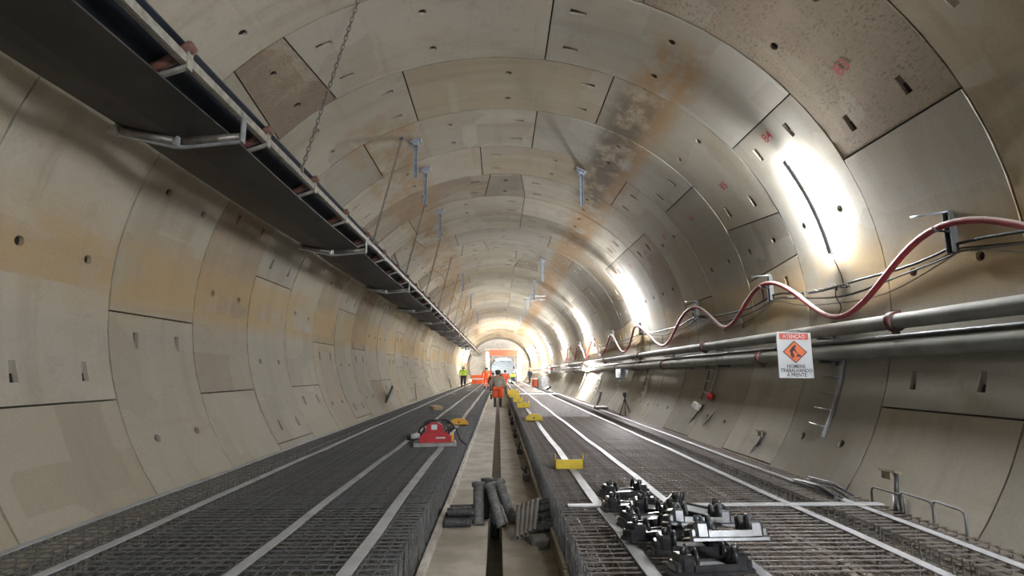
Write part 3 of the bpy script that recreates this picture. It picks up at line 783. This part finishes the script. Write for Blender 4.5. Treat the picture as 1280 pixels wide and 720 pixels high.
far_sign((4.35, 47.0, 1.90), 0.50, 0.60, 'far white sign with a reddish symbol on the right wall pipes', True)

# ------------------------------------------------------------------ rung ladders on the lower right wall
def rungs(y, t0, t1, n, label, rail2=False):
    p0 = wallp(t1, y)
    t = thing('wall_ladder', label, 'ladder', p0, group='rung ladders on the lower right wall')
    def arc(dy): return [wallp(t0+(t1-t0)*i/8, y+dy, 0.035)-p0 for i in range(9)]
    MB().tube(arc(0), 0.022, 4, smooth=False).build('side_rail', M_GALV, t)
    if rail2: MB().tube(arc(0.42), 0.016, 4, smooth=False).build('side_rail', M_BRKT, t)
    for i in range(n):
        a = t0+(t1-t0)*(i+0.4)/n
        MB().tube([wallp(a, y, 0.04)-p0, wallp(a+0.3, y+0.40, 0.05)-p0], 0.012, 5).build('rung', M_GALV, t)
rungs(7.42, -9.5, -25.5, 5, 'steel rung ladder on the lower right wall just right of the warning sign')
rungs(11.75, -8, -21.5, 4, 'rung ladder on the lower right wall above the red ball', True)
rungs(16.8, -8, -24, 6, 'third rung ladder on the lower right wall counting from the front', True)
rungs(20.6, -8, -22, 5, 'fourth rung ladder on the lower right wall below the small notice')
rungs(24.6, -8, -27, 7, 'rung ladder in the bright patch of the lower right wall', True)
rungs(29.6, -8, -27, 7, 'rung ladder behind the bright patch of the lower right wall')

# props and odds at the wall foot
def prop(base, top, label, plate=True, m=M_BRKT, r=0.035):
    base, top = Vector(base), Vector(top); d = top-base
    t = thing('wall_prop', label, 'prop', base)
    MB().tube([(0, 0, 0), d*0.55], r*1.25, 8).build('outer_tube', m, t)
    MB().tube([d*0.5, d], r*0.85, 8).build('inner_tube', m, t)
    if plate:
        MB().box(d+Vector((-0.02, 0.06, 0.01)), (0.10, 0.18, 0.022), Euler((0, 0.25, 0.3)).to_matrix()).build('head_plate', M_WOOD, t)
        MB().box(d+Vector((-0.06, 0.06, -0.03)), (0.012, 0.13, 0.07)).build('head_cheek', M_WOOD, t)
    MB().box((0, 0, 0.006), (0.14, 0.14, 0.012)).build('foot_plate', m, t)
prop((3.85, 5.62, 0.30), (3.98, 5.76, 0.72), 'short steel prop with head plate at the right wall foot, nearest the viewer', True, M_BRKT, 0.026)
prop((3.95, 9.2, 0.28), (4.13, 8.85, 0.80), 'steel prop with head plate leaning on the wall below the warning sign', True, M_BRKT, 0.028)
prop((3.98, 12.6, 0.30), (4.30, 11.95, 1.05), 'leaning bar with white rag on the right wall', False, M_BRKT, 0.022)
prop((3.98, 11.9, 0.30), (4.25, 11.2, 0.95), 'plain dark bar leaning on the right wall beside the rag', False, M_BRKT, 0.014)
tag(MB().rbox((0, 0, 0), (0.12, 0.24, 0.13), 0.03, Euler((0.3, 0.5, 0.2)).to_matrix()).build('white_rag', mat('rag_white', (0.7, 0.68, 0.64), 0.9), None, (4.17, 12.0, 1.02)), 'crumpled white rag on a leaning bar at the right wall', 'rag')
rc = MB(); rc.lathe([(0, -.07), (.07, -.06), (.085, 0), (.07, .06), (0, .08)], 10); tag(rc.build('red_float', M_RED, None, (4.33, 11.6, 1.24)), 'small red ball hung on a rung ladder of the right wall', 'ball')
tp = thing('survey_tripod', 'small dark tripod standing by the right wall', 'tripod', (3.85, 17.4, BED))
for a in (0.3, 2.4, 4.5): MB().tube([(0.02*cos(a), 0.02*sin(a), 0.45), (0.2*cos(a), 0.2*sin(a), 0.0)], 0.016, 5).build('leg', M_CLAMP, tp)
MB().lathe([(0, .43), (.05, .43), (.05, .47), (.025, .5), (.025, .56), (.06, .6), (.06, .7), (0, .72)], 8).build('head', M_CLAMP, tp)
prop((3.95, 22.9, 0.3), (4.12, 22.9, 0.92), 'dark post with head plate in front of the bright wall patch', True, M_CLAMP, 0.05)
tag(MB().rbox((0, 0, 0.05), (0.4, 0.8, 0.10), 0.03).build('dark_bundle', M_CLAMP, None, (3.66, 20.5, BED)), 'low dark bundle on the right bed beyond the tripod', 'bundle')
tag(MB().box((0, 0, 0), (0.05, 0.16, 1.0), Euler((-0.42, 0.30, 0)).to_matrix()).build('leaning_plank', M_CLAMP, None, (-4.08, 20.2, 0.78)), 'narrow dark plank leaning on the left wall', 'plank')
tag(MB().box((0, 0, 0), (0.02, 0.55, 0.75), Euler((-0.2, 0.32, 0)).to_matrix()).build('leaning_sheet', mat('grey_sheet', (0.33, 0.335, 0.34), 0.6), None, (-4.12, 20.75, 0.80)), 'small grey sheet leaning on the left wall behind the dark plank', 'sheet')
tag(MB().tube([(0, 0, 0), (-0.28, 1.2, 0.75)], 0.025, 6).build('leaning_pole', M_BLOCK, None, (-3.95, 26.5, 0.42)), 'thin tan pole leaning on the left wall past the grey sheet', 'pole')
tag(MB().tube([(0, 0, 0), (-0.25, 1.0, 0.72)], 0.03, 6).build('leaning_bar', M_CLAMP, None, (-3.95, 45.5, 0.42)), 'dark bar leaning on the left wall beside the hi-vis worker', 'bar')

# rebar hoops and spare bars on the outer right cage
def hoop(x, y, w, h, rz, label):
    pts = [(-w/2, 0, -0.2), (-w/2, 0, h-0.05), (-w/2+0.015, 0, h-0.015), (-w/2+0.05, 0, h), (w/2-0.05, 0, h), (w/2-0.015, 0, h-0.015), (w/2, 0, h-0.05), (w/2, 0, -0.2)]
    o = MB().tube(pts, 0.011, 6).build('rebar_hoop', M_BARB, None, (x, y, BED)); o.rotation_euler.z = rz
    tag(o, label, 'rebar hoop', 'rebar hoops at the right wall foot')
hoop(3.84, 4.95, 0.42, 0.19, 1.45, 'bent rebar hoop at right wall foot, nearest the viewer')
hoop(3.85, 5.35, 0.45, 0.18, 1.52, 'bent rebar hoop at right wall foot, middle of three')
hoop(3.86, 5.75, 0.46, 0.15, 1.60, 'bent rebar hoop at right wall foot, beside the short prop')
mb = MB(); rr = random.Random(4)
bd = thing('bar_bundle', 'dark bundle of short bars on the right bed behind the cross strip', 'bundle', (3.62, 6.45, BED))
for i in range(9):
    a = rr.uniform(-0.18, 0.18); x, z = rr.uniform(-.12, .12), 0.02+0.028*(i // 4)
    MB().tube([(x-0.1*sin(a)-0.05, -0.42, z), (x+0.02, 0.0, z+0.02), (x+0.1*sin(a), 0.46, z)], 0.012, 6).build('bar', M_CORD, bd)

# ------------------------------------------------------------------ yellow gauge brackets
def ybracket(x, y, w, label, rz=0.0, m=M_YEL):
    t = thing('yellow_bracket', label, 'bracket', (x, y, BED+0.012), (0, 0, rz), 'yellow gauge brackets on the beds')
    MB().box((0, 0, 0.008), (w, 0.13, 0.016)).build('base', m, t)
    MB().box((0, -0.062, 0.062), (w, 0.012, 0.124)).build('front_plate', m, t)
    MB().box((0, 0.062, 0.050), (w, 0.010, 0.07)).build('back_plate', m, t)
    for s in (-1, 1):
        MB().prism([(-0.068, 0), (0.068, 0), (0.068, 0.12), (0.03, 0.19), (-0.03, 0.19), (-0.068, 0.15)], 0.012, lambda a, b, d, s=s: (s*(w/2)-d*s, a, b)).build('end_plate', m, t)
def yplate(x, y, w, h, label, m=M_YEL, lugs=False):
    t = thing('yellow_plate', label, 'bracket', (x, y, BED+0.012), group='yellow gauge brackets on the beds')
    pl = [(-w/2, 0), (w/2, 0), (w/2, h*0.55)]+[(w*0.42*cos(a), h*0.6+h*0.4*sin(a)) for a in [pi*i/8 for i in range(9)]]+[(-w/2, h*0.55)]
    MB().prism(pl, 0.03, lambda a, b, d: (a, d, b)).build('upright_plate', m, t)
    MB().box((0, 0.08, 0.008), (w*0.9, 0.16, 0.016)).build('base', m, t)
    mb = MB(); mb.lathe([(0, 0.0), (0.022, 0.0), (0.022, 0.006), (0, 0.006)], 10, Matrix.Translation((0, -0.001, h*0.42)) @ Matrix.Rotation(pi/2, 4, 'X')); mb.build('bolt_hole', M_SBLK, t)
    if lugs:
        for s in (-1, 1): MB().box((s*w*0.47, 0.04, h*0.6), (0.05, 0.12, h*1.0)).build('lug', m, t)
ybracket(0.90, 8.0, 0.40, 'yellow U-shaped bracket on right bed, nearest the viewer')
yplate(0.88, 15.4, 0.46, 0.20, 'yellow plate with rounded top on right bed, second from the viewer')
yplate(0.83, 20.9, 0.44, 0.22, 'yellow bracket with lugs on right bed, third from the viewer', lugs=True)
yplate(0.77, 24.9, 0.40, 0.22, 'yellow bracket with lugs on right bed, fourth from the viewer', lugs=True)
yplate(0.74, 29.5, 0.55, 0.30, 'yellow bracket with lugs on right bed, fifth from the viewer', lugs=True)
yplate(0.72, 32.5, 0.55, 0.32, 'yellow bracket on right bed, farthest from the viewer', lugs=True)
yplate(-1.10, 14.3, 0.47, 0.17, 'amber rounded plate with a hole on left bed behind the red machine', M_YELO)
tag(MB().rbox((0, 0, 0.07), (0.34, 0.5, 0.14), 0.03, Euler((0, 0, 0.5)).to_matrix()).build('timber_block', M_BLOCK, None, (-2.35, 20.3, BED)), 'small tan timber block on the left bed', 'block')

# ------------------------------------------------------------------ red machine on the left bed
rm = thing('red_machine', 'red portable machine with coiled hoses on a grey board, left bed', 'machine', (-1.27, 10.55, BED+0.012), (0, 0, 0.10))
MB().rbox((0.0, -0.05, 0.03), (0.78, 0.50, 0.06), 0.02).build('board', M_BOARD, rm)
mb = MB()
mb.prism([(-0.28, 0.06), (0.30, 0.06), (0.30, 0.17), (0.20, 0.24), (-0.20, 0.24), (-0.28, 0.15)], 0.36, lambda a, b, d: (a, -0.2+d, b)); mb.build('body', M_RED, rm)
mb = MB(); mb.prism([(-0.16, 0.24), (0.15, 0.24), (0.13, 0.36), (0.05, 0.40), (-0.10, 0.40), (-0.17, 0.33)], 0.24, lambda a, b, d: (a, -0.14+d, b)); mb.build('motor_hood', M_RED, rm)
MB().rbox((-0.02, -0.15, 0.33), (0.11, 0.02, 0.09), 0.008).build('pale_label', M_SIGN, rm)
MB().box((0.10, -0.205, 0.145), (0.17, 0.006, 0.03)).build('pale_mark', M_SWHT, rm)
for i, (cx, cz, r0, tl) in enumerate(((0.0, 0.36, 0.27, 0.35), (-0.06, 0.33, 0.23, 0.6), (0.12, 0.34, 0.21, 0.15))):
    pts = [(cx+r0*cos(a)*1.1, 0.02+0.12*sin(a*1.0)+tl*0.1, cz-0.06+0.5*r0*sin(a+0.4)) for a in [2*pi*k/20 for k in range(20)]]
    MB().tube(pts, 0.017, 6, closed=True).build('coiled_hose', M_CABLE if i != 1 else M_CABLG, rm)
MB().tube([(-0.20, -0.19, 0.24), (-0.20, -0.19, 0.42), (-0.10, -0.19, 0.46), (0.10, -0.19, 0.46), (0.22, -0.19, 0.36), (0.26, -0.19, 0.2)], 0.014, 6).build('roll_bar', M_CLAMP, rm)
MB().tube([(0.24, 0.0, 0.25), (0.38, -0.05, 0.30), (0.46, -0.12, 0.10), (0.56, -0.25, 0.02)], 0.016, 6).build('loose_hose', M_CABLE, rm)
mb = MB(); mb.lathe([(0, -.08), (.05, -.08), (.05, .08), (0, .08)], 10, Matrix.Translation((-0.36, -0.02, 0.16)) @ Matrix.Rotation(pi/2, 4, 'Y')); mb.build('filter_canister', M_SIGN, rm)
mb = MB(); mb.lathe([(0, -.1), (.04, -.1), (.04, .1), (0, .1)], 8, Matrix.Translation((-0.42, 0.02, 0.12)) @ Matrix.Rotation(pi/2, 4, 'Y')); mb.build('hose_fitting', M_CLAMP, rm)
MB().rbox((0.31, -0.02, 0.13), (0.07, 0.22, 0.12), 0.02).build('end_cover', M_YELO, rm)

# ------------------------------------------------------------------ black rail castings
def casting_meshes(grey):
    m = M_BLKL if grey else M_BLKP
    p = {}
    mb = MB(); mb.rbox((0, 0, 0.016), (0.56, 0.19, 0.032), 0.02); mb.box((0, 0.085, 0.045), (0.30, 0.018, 0.04)); mb.box((0, -0.085, 0.045), (0.30, 0.018, 0.04)); p['base_plate'] = (mb, m)
    mb = MB(); mb.rbox((0, 0, 0.042), (0.21, 0.15, 0.02), 0.006); p['rail_pad'] = (mb, M_PAD if not grey else M_BLKL)
    for s, nm in ((-1, 'shoulder'), (1, 'shoulder_')):
        mb = MB()
        mb.rbox((s*0.185, 0, 0.075), (0.11, 0.17, 0.10), 0.025)
        mb.rbox((s*0.245, 0, 0.055), (0.05, 0.14, 0.05), 0.015)
        mb.lathe([(0, 0.12), (0.024, 0.12), (0.024, 0.16), (0.016, 0.168), (0, 0.168)], 8, Matrix.Translation((s*0.185, 0.0, 0)))
        p[nm] = (mb, m)
        mb = MB()
        for yy in (-0.07, 0.07):
            mb.tube([(s*0.135, yy+0.035*cos(a), 0.075+0.085*sin(a)) for a in [pi*k/6 for k in range(7)]], 0.014, 6)
        p['loop'+nm] = (mb, m)
    out = {}
    for k, (mb, mm) in p.items():
        nm = 'clip_loop' if k.startswith('loop') else k.rstrip('_')
        me = mb.mesh(nm); me.materials.append(mm); out[k] = (nm, me)
    return out
CM = {False: casting_meshes(False), True: casting_meshes(True)}
def casting(x, y, z, rz, label, grey=False, tilt=(0, 0), s=1.0):
    t = thing('rail_casting', label, 'casting', (x, y, BED+0.012+z), (tilt[0], tilt[1], rz), 'black rail castings on the right bed')
    t.scale = (s, s, s)
    for k, (nm, me) in CM[grey].items(): link(nm, me, t)
casting(1.28, 6.22, 0.0, 0.22, 'black rail casting lying alone at the back of the pile', s=1.0)
casting(1.20, 5.62, 0.0, 0.05, 'black casting with pale pad lying over the cross strip')
casting(1.42, 5.40, 0.02, -0.10, 'black casting behind the middle of the pile', tilt=(0.1, 0.05))
casting(1.24, 5.08, 0.01, 0.20, 'black casting in the middle of the pile, left side', tilt=(0, -0.06))
casting(1.62, 4.98, 0.10, -0.55, 'black casting turned askew at the right of the pile', tilt=(0.15, 0.1))
casting(1.16, 4.62, 0.02, 0.42, 'black casting at the left front of the pile', tilt=(-0.1, 0.05))
casting(1.50, 4.55, 0.13, 0.05, 'grey sheened casting near the front of the pile', True, (-0.25, 0.04))
casting(1.33, 4.28, 0.02, -0.08, 'black casting under the front grey casting')
casting(1.54, 4.12, 0.14, 0.03, 'grey sheened casting at the very front of the pile', True, (-0.3, 0.0), 1.05)
casting(1.32, 3.86, 0.02, 0.12, 'black casting at the front edge of the pile', tilt=(-0.1, 0.0))

# ------------------------------------------------------------------ corrugated tubes on the walkway
def corr(a, b, r, m, name, label, group, flange=True, pitch=0.022):
    a, b = Vector(a), Vector(b); L = (b-a).length; n = int(L/pitch)
    prof = [(r*0.72, 0)]
    for i in range(n):
        z = L*i/n; prof += [(r*0.90, z), (r, z+L/n*0.3), (r, z+L/n*0.65), (r*0.90, z+L/n*0.95)]
    prof += [(r*0.9, L)]
    q = (b-a).normalized().to_track_quat('Z', 'Y').to_matrix().to_4x4()
    t = thing(name, label, 'tube', a, group=group)
    mb = MB(); mb.lathe(prof+[(r*0.78, L), (r*0.72, L-0.03), (r*0.72, 0)], 14, q); mb.build('corrugated_body', m, t)
    if flange:
        mb = MB(); mb.lathe([(r*0.95, L-0.05), (r*1.22, L-0.045), (r*1.25, L-0.01), (r*1.2, L), (r*0.8, L), (r*0.8, L-0.02)], 14, q); mb.build('collar', m, t)
g1 = 'standing corrugated tubes'
corr((-0.32, 6.70, 0.0), (-0.33, 6.86, 0.44), 0.066, M_COR, 'corrugated_tube', 'grey corrugated tube standing leftmost over the gutter', g1)
corr((-0.05, 6.62, -0.0), (-0.20, 6.84, 0.43), 0.062, M_COR, 'corrugated_tube', 'grey corrugated tube leaning left, middle of the standing group', g1)
corr((0.09, 6.80, 0.0), (-0.09, 6.96, 0.44), 0.062, M_COR, 'corrugated_tube', 'grey corrugated tube leaning left, rightmost of the standing group', g1)
corr((-0.25, 6.98, 0.0), (-0.23, 7.02, 0.46), 0.060, M_CORD, 'corrugated_tube', 'dark corrugated tube standing at the back of the group', g1)
corr((-0.13, 7.05, -0.23), (-0.13, 7.08, 0.44), 0.058, M_CORD, 'corrugated_tube', 'dark corrugated tube standing in the gutter behind the group', g1)
g2 = 'lying corrugated tubes left of the gutter'
for i, (y, z, d, pos) in enumerate(((6.58, 0.055, 0, 'front of the bottom row'), (6.72, 0.055, 0.02, 'middle of the bottom row'), (6.86, 0.055, -0.01, 'back of the bottom row'), (6.66, 0.15, 0.03, 'front of the upper row'), (6.80, 0.15, 0.05, 'back of the upper row'))):
    corr((-0.71+d, y, z), (-0.40+d, y+0.03, z), 0.052, M_CORD, 'corrugated_offcut', 'short charcoal corrugated tube lying left of the gutter, '+pos, g2, flange=False)
g3 = 'tubes heaped right of the gutter'
for i, x in enumerate((0.10, 0.155, 0.21, 0.265, 0.32)):
    corr((x-0.01*i, 6.0+0.02*i, 0.05+0.012*i), (x+0.04, 6.62+0.02*i, 0.22+0.014*i), 0.027, M_CORB, 'ribbed_tube', ORD[i]+' slanting dusty ribbed tube of the heap right of the gutter', g3, flange=False, pitch=0.03)
for i, (y, z) in enumerate(((6.30, 0.05), (6.42, 0.06), (6.54, 0.10), (6.66, 0.16), (6.78, 0.20))):
    corr((0.27, y, z), (0.50, y+0.03, z+0.03), 0.045, M_CORD, 'charcoal_tube', ORD[i]+' charcoal tube stub of the heap against the right bed', g3, flange=False)
tag(MB().rbox((0, 0, 0.06), (0.20, 0.16, 0.12), 0.03, Euler((0.1, 0, 0.3)).to_matrix()).build('concrete_lump', M_CORB, None, (0.33, 6.0, -0.05)), 'broken concrete lump in front of the tube heap', 'rubble')
# dark clamps standing along the ledge
for i, y in enumerate((9.6, 12.6, 15.6, 19.4, 23.5)):
    t = thing('ledge_clamp', ORD[i]+' small dark clamp along the right side of the walkway counting from the front', 'clamp', (0.37, y, -0.05), group='clamps along the ledge')
    MB().rbox((0, 0, 0.06), (0.11, 0.22, 0.12), 0.02).build('block', M_CORB if i == 0 else M_CLAMP, t)
    MB().tube([(0.0, -0.08, 0.10), (-0.02, -0.05, 0.22), (0.02, 0.05, 0.24), (0.0, 0.08, 0.10)], 0.018, 5).build('handle', M_CLAMP, t)
    MB().tube([(0, 0, 0.12), (-0.08, 0.02, 0.2)], 0.012, 5).build('bolt', M_CLAMP, t)

# ------------------------------------------------------------------ people
def skinned(name, joints, edges, m, parent, lv=1):
    me = bpy.data.meshes.new(name); keys = list(joints); me.from_pydata([joints[k][0] for k in keys], [(keys.index(a), keys.index(b)) for a, b in edges], [])
    o = bpy.data.objects.new(name, me); C.objects.link(o); o.parent = parent; me.materials.append(m)
    md = o.modifiers.new('skin', 'SKIN'); md.use_smooth_shade = True; md.branch_smoothing = 0.4
    for i, k in enumerate(keys):
        sv = me.skin_vertices[0].data[i]; r = joints[k][1]; sv.radius = r if isinstance(r, tuple) else (r, r); sv.use_root = (i == 0)
    sd = o.modifiers.new('sub', 'SUBSURF'); sd.levels = lv; sd.render_levels = lv
    return o
def person(loc, rz, label, top, legs, helmet, h=1.74, stride=0.12, skirt=0.0, bands=True, arms=(0.0, 0.0), scale_w=1.08, waders=False):
    t = thing('person', label, 'person', loc, (0, 0, rz)); k = h/1.74; t.scale = (k*scale_w, k, k)
    s = stride
    J = {'pelvis': ((0, 0, .96), (.14, .10)), 'waist': ((0, 0, 1.10), (.125, .09)), 'chest': ((0, 0, 1.32), (.155, .105)), 'neck': ((0, .0, 1.48), .055), 'jaw': ((0, .02, 1.56), (.07, .08)), 'crown': ((0, .01, 1.66), (.078, .092))}
    E = [('pelvis', 'waist'), ('waist', 'chest'), ('chest', 'neck'), ('neck', 'jaw'), ('jaw', 'crown')]
    T = {'pelvis': ((0, 0, .98), (.165, .12))}; TE = []
    K = {'hem': ((0, 0, .90-skirt), (.235, .16) if waders else (.19, .14)), 'waist': ((0, 0, 1.10), (.17, .125)), 'chest': ((0, 0, 1.32), (.185, .13)), 'collar': ((0, 0, 1.46), .075)}; KE = [('hem', 'waist'), ('waist', 'chest'), ('chest', 'collar')]
    for q, sx in (('l', -1), ('r', 1)):
        f = s*sx; ar = arms[0] if sx < 0 else arms[1]
        J['sh'+q] = ((sx*.19, 0, 1.42), .062); J['el'+q] = ((sx*.25, -.02-f*.5+ar*.3, 1.16), .045); J['wr'+q] = ((sx*.25, .05-f*.9+ar*.8, .92+abs(ar)*.5), .032)
        w = Vector(J['wr'+q][0]); J['pa'+q] = (tuple(w+Vector((0, .01, -.08))), (.022, .036)); E += [('chest', 'sh'+q), ('sh'+q, 'el'+q), ('el'+q, 'wr'+q), ('wr'+q, 'pa'+q)]
        for i in range(4):
            J['f%d%s' % (i, q)] = (tuple(w+Vector((-sx*.005, .032-.02*i, -.15))), .009); J['g%d%s' % (i, q)] = (tuple(w+Vector((-sx*.02, .034-.02*i, -.185+.008*abs(i-1)))), .008)
            E += [('pa'+q, 'f%d%s' % (i, q)), ('f%d%s' % (i, q), 'g%d%s' % (i, q))]
        J['th'+q] = (tuple(w+Vector((-sx*.02, .055, -.09))), .010); J['ti'+q] = (tuple(w+Vector((-sx*.025, .065, -.125))), .008); E += [('pa'+q, 'th'+q), ('th'+q, 'ti'+q)]
        hip, kn, an = (sx*.095, 0, .90), (sx*.105, f*.55+.03, .50), (sx*.105, f*1.1, .09)
        J['hi'+q] = (hip, .092); J['kn'+q] = (kn, .058); J['an'+q] = (an, .042); J['to'+q] = ((sx*.12, f*1.1+.17, .04), (.04, .035)); E += [('pelvis', 'hi'+q), ('hi'+q, 'kn'+q), ('kn'+q, 'an'+q), ('an'+q, 'to'+q)]
        T['hi'+q] = (hip, .115); T['kn'+q] = (kn, .12 if waders else .092); T['cu'+q] = (tuple(Vector(an)+Vector((0, 0, .33 if waders else .10))), .115 if waders else .072); TE += [('pelvis', 'hi'+q), ('hi'+q, 'kn'+q), ('kn'+q, 'cu'+q)]
        K['sh'+q] = (J['sh'+q][0], .080); K['el'+q] = (J['el'+q][0], .066); K['wr'+q] = (J['wr'+q][0], .050); KE += [('chest', 'sh'+q), ('sh'+q, 'el'+q), ('el'+q, 'wr'+q)]
    skinned('body', J, E, M_SKIN, t); skinned('trousers', T, TE, legs, t); skinned('jacket', K, KE, top, t)
    for q, sx in (('l', -1), ('r', 1)):
        a = Vector(J['an'+q][0]); mb = MB()
        mb.tube([a+Vector((0, 0, .36 if waders else .14)), a+Vector((0, 0, -.02)), a+Vector((0, .0, -.045))], [.058, .056, .058], 8); mb.rbox(a+Vector((0, .07, -.055)), (.10, .27, .07), .02); mb.build('boot', M_BOOT, t)
        if bands:
            kn, cu = Vector(T['kn'+q][0]), Vector(T['cu'+q][0]); mb = MB()
            for w in (0.15, 0.55): c = kn.lerp(cu, w); mb.tube([c-(cu-kn).normalized()*.02, c+(cu-kn).normalized()*.02], .098-.02*w, 10, cap=False)
            mb.build('reflective_band', M_REFL, t)
    mb = MB(); mt = Matrix.Translation((0, .01, 1.655)); mb.lathe([(.115, 0), (.125, .012), (.118, .05), (.095, .10), (.05, .125), (0, .132)], 14, mt); mb.box((0, .12, 1.66), (.16, .08, .012)); mb.build('helmet', helmet, t)
    mb = MB(); mb.lathe([(.088, -.10), (.096, -.04), (.098, .02)], 12, Matrix.Translation((0, -.01, 1.65))); mb.build('hair', M_HAIR, t)
    mb = MB(); mb.prism([(-.012, 1.575), (.012, 1.575), (.008, 1.62), (-.008, 1.62)], .03, lambda a, b, d: (a, .095+d, b)); mb.build('nose', M_SKIN, t)
    mb = MB(); 
    for sx in (-.032, .032): mb.box((sx, .098, 1.632), (.024, .012, .012))
    mb.build('eye', M_HAIR, t)
    mb = MB(); mb.box((0, .096, 1.545), (.05, .012, .010)); mb.build('mouth', M_RUST, t)
    return t
person((-0.13, 28.2, 0.0), 0.0, 'worker in beige jacket and orange trousers walking on the walkway', M_BEIGE, M_ORANGE, M_HELD, 1.80, 0.07, 0.02, False, scale_w=1.28, waders=True)
person((-0.45, 36.0, 0.0), 0.05, 'person in dark clothes partly hidden behind the beige-jacketed worker', M_NAVY, M_NAVY, M_HELW, 1.76, 0.08)
person((-1.02, 42.8, BED), 0.2, 'worker in full orange suit standing on the left bed', M_ORANGE, M_ORANGE, M_HELW, 1.72, 0.05, scale_w=1.25)
person((-3.25, 50.0, BED), pi, 'worker in lime hi-vis top and dark trousers by the left wall', M_HIVIS, M_NAVY, M_HELW, 1.80, 0.05, 0, False, scale_w=1.3)
person((0.45, 47.0, BED), 0.4, 'worker in orange right behind the beige-jacketed worker', M_ORANGE, M_ORANGE, M_HELD, 1.45, 0.08, scale_w=1.3)
person((1.95, 74.0, BED), pi, 'person in pale blue shirt before the far gantry', M_BLUE, M_BLUE, M_NAVY, 2.0, 0.05, 0, False)
person((1.55, 64.0, BED), 0, 'short worker in lime vest far down the right bed', M_HIVIS, M_NAVY, M_HELY, 1.3, 0.05, 0, False, scale_w=1.4)
person((0.15, 70.0, 0.1), 0, 'far worker in dark clothes in front of the gantry opening', M_NAVY, M_NAVY, M_HELW, 1.75, 0.05, 0, False)
person((3.6, 66.0, BED), 0.8, 'far worker in dark clothes by the right wall pipes', M_NAVY, M_NAVY, M_HELY, 1.75, 0.05, 0, False)

# ------------------------------------------------------------------ far end: barriers, gantry
def barrier(x, y, z, label):
    t = thing('barrier', label, 'barrier', (x, y, z), group='orange plastic barriers near the gantry')
    MB().prism([(-.3, 0), (.3, 0), (.22, .25), (.12, .95), (-.12, .95), (-.22, .25)], 1.3, lambda a, b, d: (d-.65, a, b)).build('shell', M_BARR, t)
    MB().box((0, -.25, .55), (1.2, .02, .12)).build('white_band', M_REFL, t)
for i, (x, y, nm) in enumerate(((-2.5, 62, 'nearest of three'), (-1.6, 66, 'middle of three'), (-2.6, 70, 'farthest of three'))): barrier(x, y, BED, 'orange plastic barrier on the far left bed, '+nm)
tag(MB().rbox((0, 0, .35), (0.9, 1.6, .7), .1).build('orange_tarp', M_BARR, None, (3.45, 52, BED)), 'low orange covered heap at the far right wall foot', 'tarp')
tag(MB().rbox((0, 0, .5), (0.8, 1.8, 1.0), .2).build('grey_tarp', mat('grey_tarp_cloth', (0.3, 0.3, 0.3), 0.8), None, (3.35, 43, BED)), 'grey covered heap at the far right wall foot', 'tarp')
gy = 82.0; gc = 0.60
gt = thing('gantry', 'far gantry portal with red orange header and white posts', 'gantry', (gc, gy, 0.0))
MB().box((0, 0, 4.50), (4.2, 0.5, 0.75)).build('header_beam', M_PORT, gt)
for s in (-1, 1):
    MB().box((s*2.35, 0, 2.3), (0.55, 0.5, 4.6)).build('post', M_PWHT, gt)
    MB().box((s*1.85, 0.1, 2.1), (0.20, 0.4, 4.0)).build('inner_post', M_BRKT, gt)
    MB().box((s*3.2, 0.2, 3.2), (0.9, 0.12, 0.12)).build('side_walkway', M_PWHT, gt)
MB().box((0, 0.3, 5.05), (5.6, 0.4, 0.10)).build('top_deck', M_PWHT, gt)
for s in (-1, 1): MB().box((s*1.2, 0.3, 5.35), (0.06, 0.06, 0.6)).build('top_rail_post', M_PWHT, gt)
mb = MB(); vs = []; n = 18; m = 16                      # ribbed sheet metal vault inside the gantry
for j in range(m+1):
    rr_ = 1.85+0.05*(j % 2)
    for i in range(n+1):
        a = pi*i/n; vs.append((rr_*cos(a), 0.4+j*0.35, 1.9+rr_*sin(a)))
mb.add(vs, [(j*(n+1)+i, j*(n+1)+i+1, (j+1)*(n+1)+i+1, (j+1)*(n+1)+i) for j in range(m) for i in range(n)])
mb.build('vault_lining', M_VAULT, gt)
mb = MB(); mb.box((0, 0.9, 0.9), (3.4, 0.8, 0.5)); mb.box((0.3, 0.4, 1.3), (1.2, 0.3, 0.4)); mb.build('deck_equipment', M_BRKT, gt)
for s in (-1, 1):
    MB().rbox((s*2.35, -0.35, 3.6), (0.35, 0.18, 0.30), 0.04).build('lamp_housing', M_BRKT, gt)
    MB().box((s*2.35, -0.446, 3.6), (0.30, 0.012, 0.25)).build('lamp_lens', emit('gantry_lens', (1.0, 0.90, 0.74), 150), gt)
MB().box((0, 1.4, 3.55), (2.2, 0.16, 0.06)).build('vault_lamp', emit('vault_lens', (0.88, 0.95, 1.0), 45), gt)
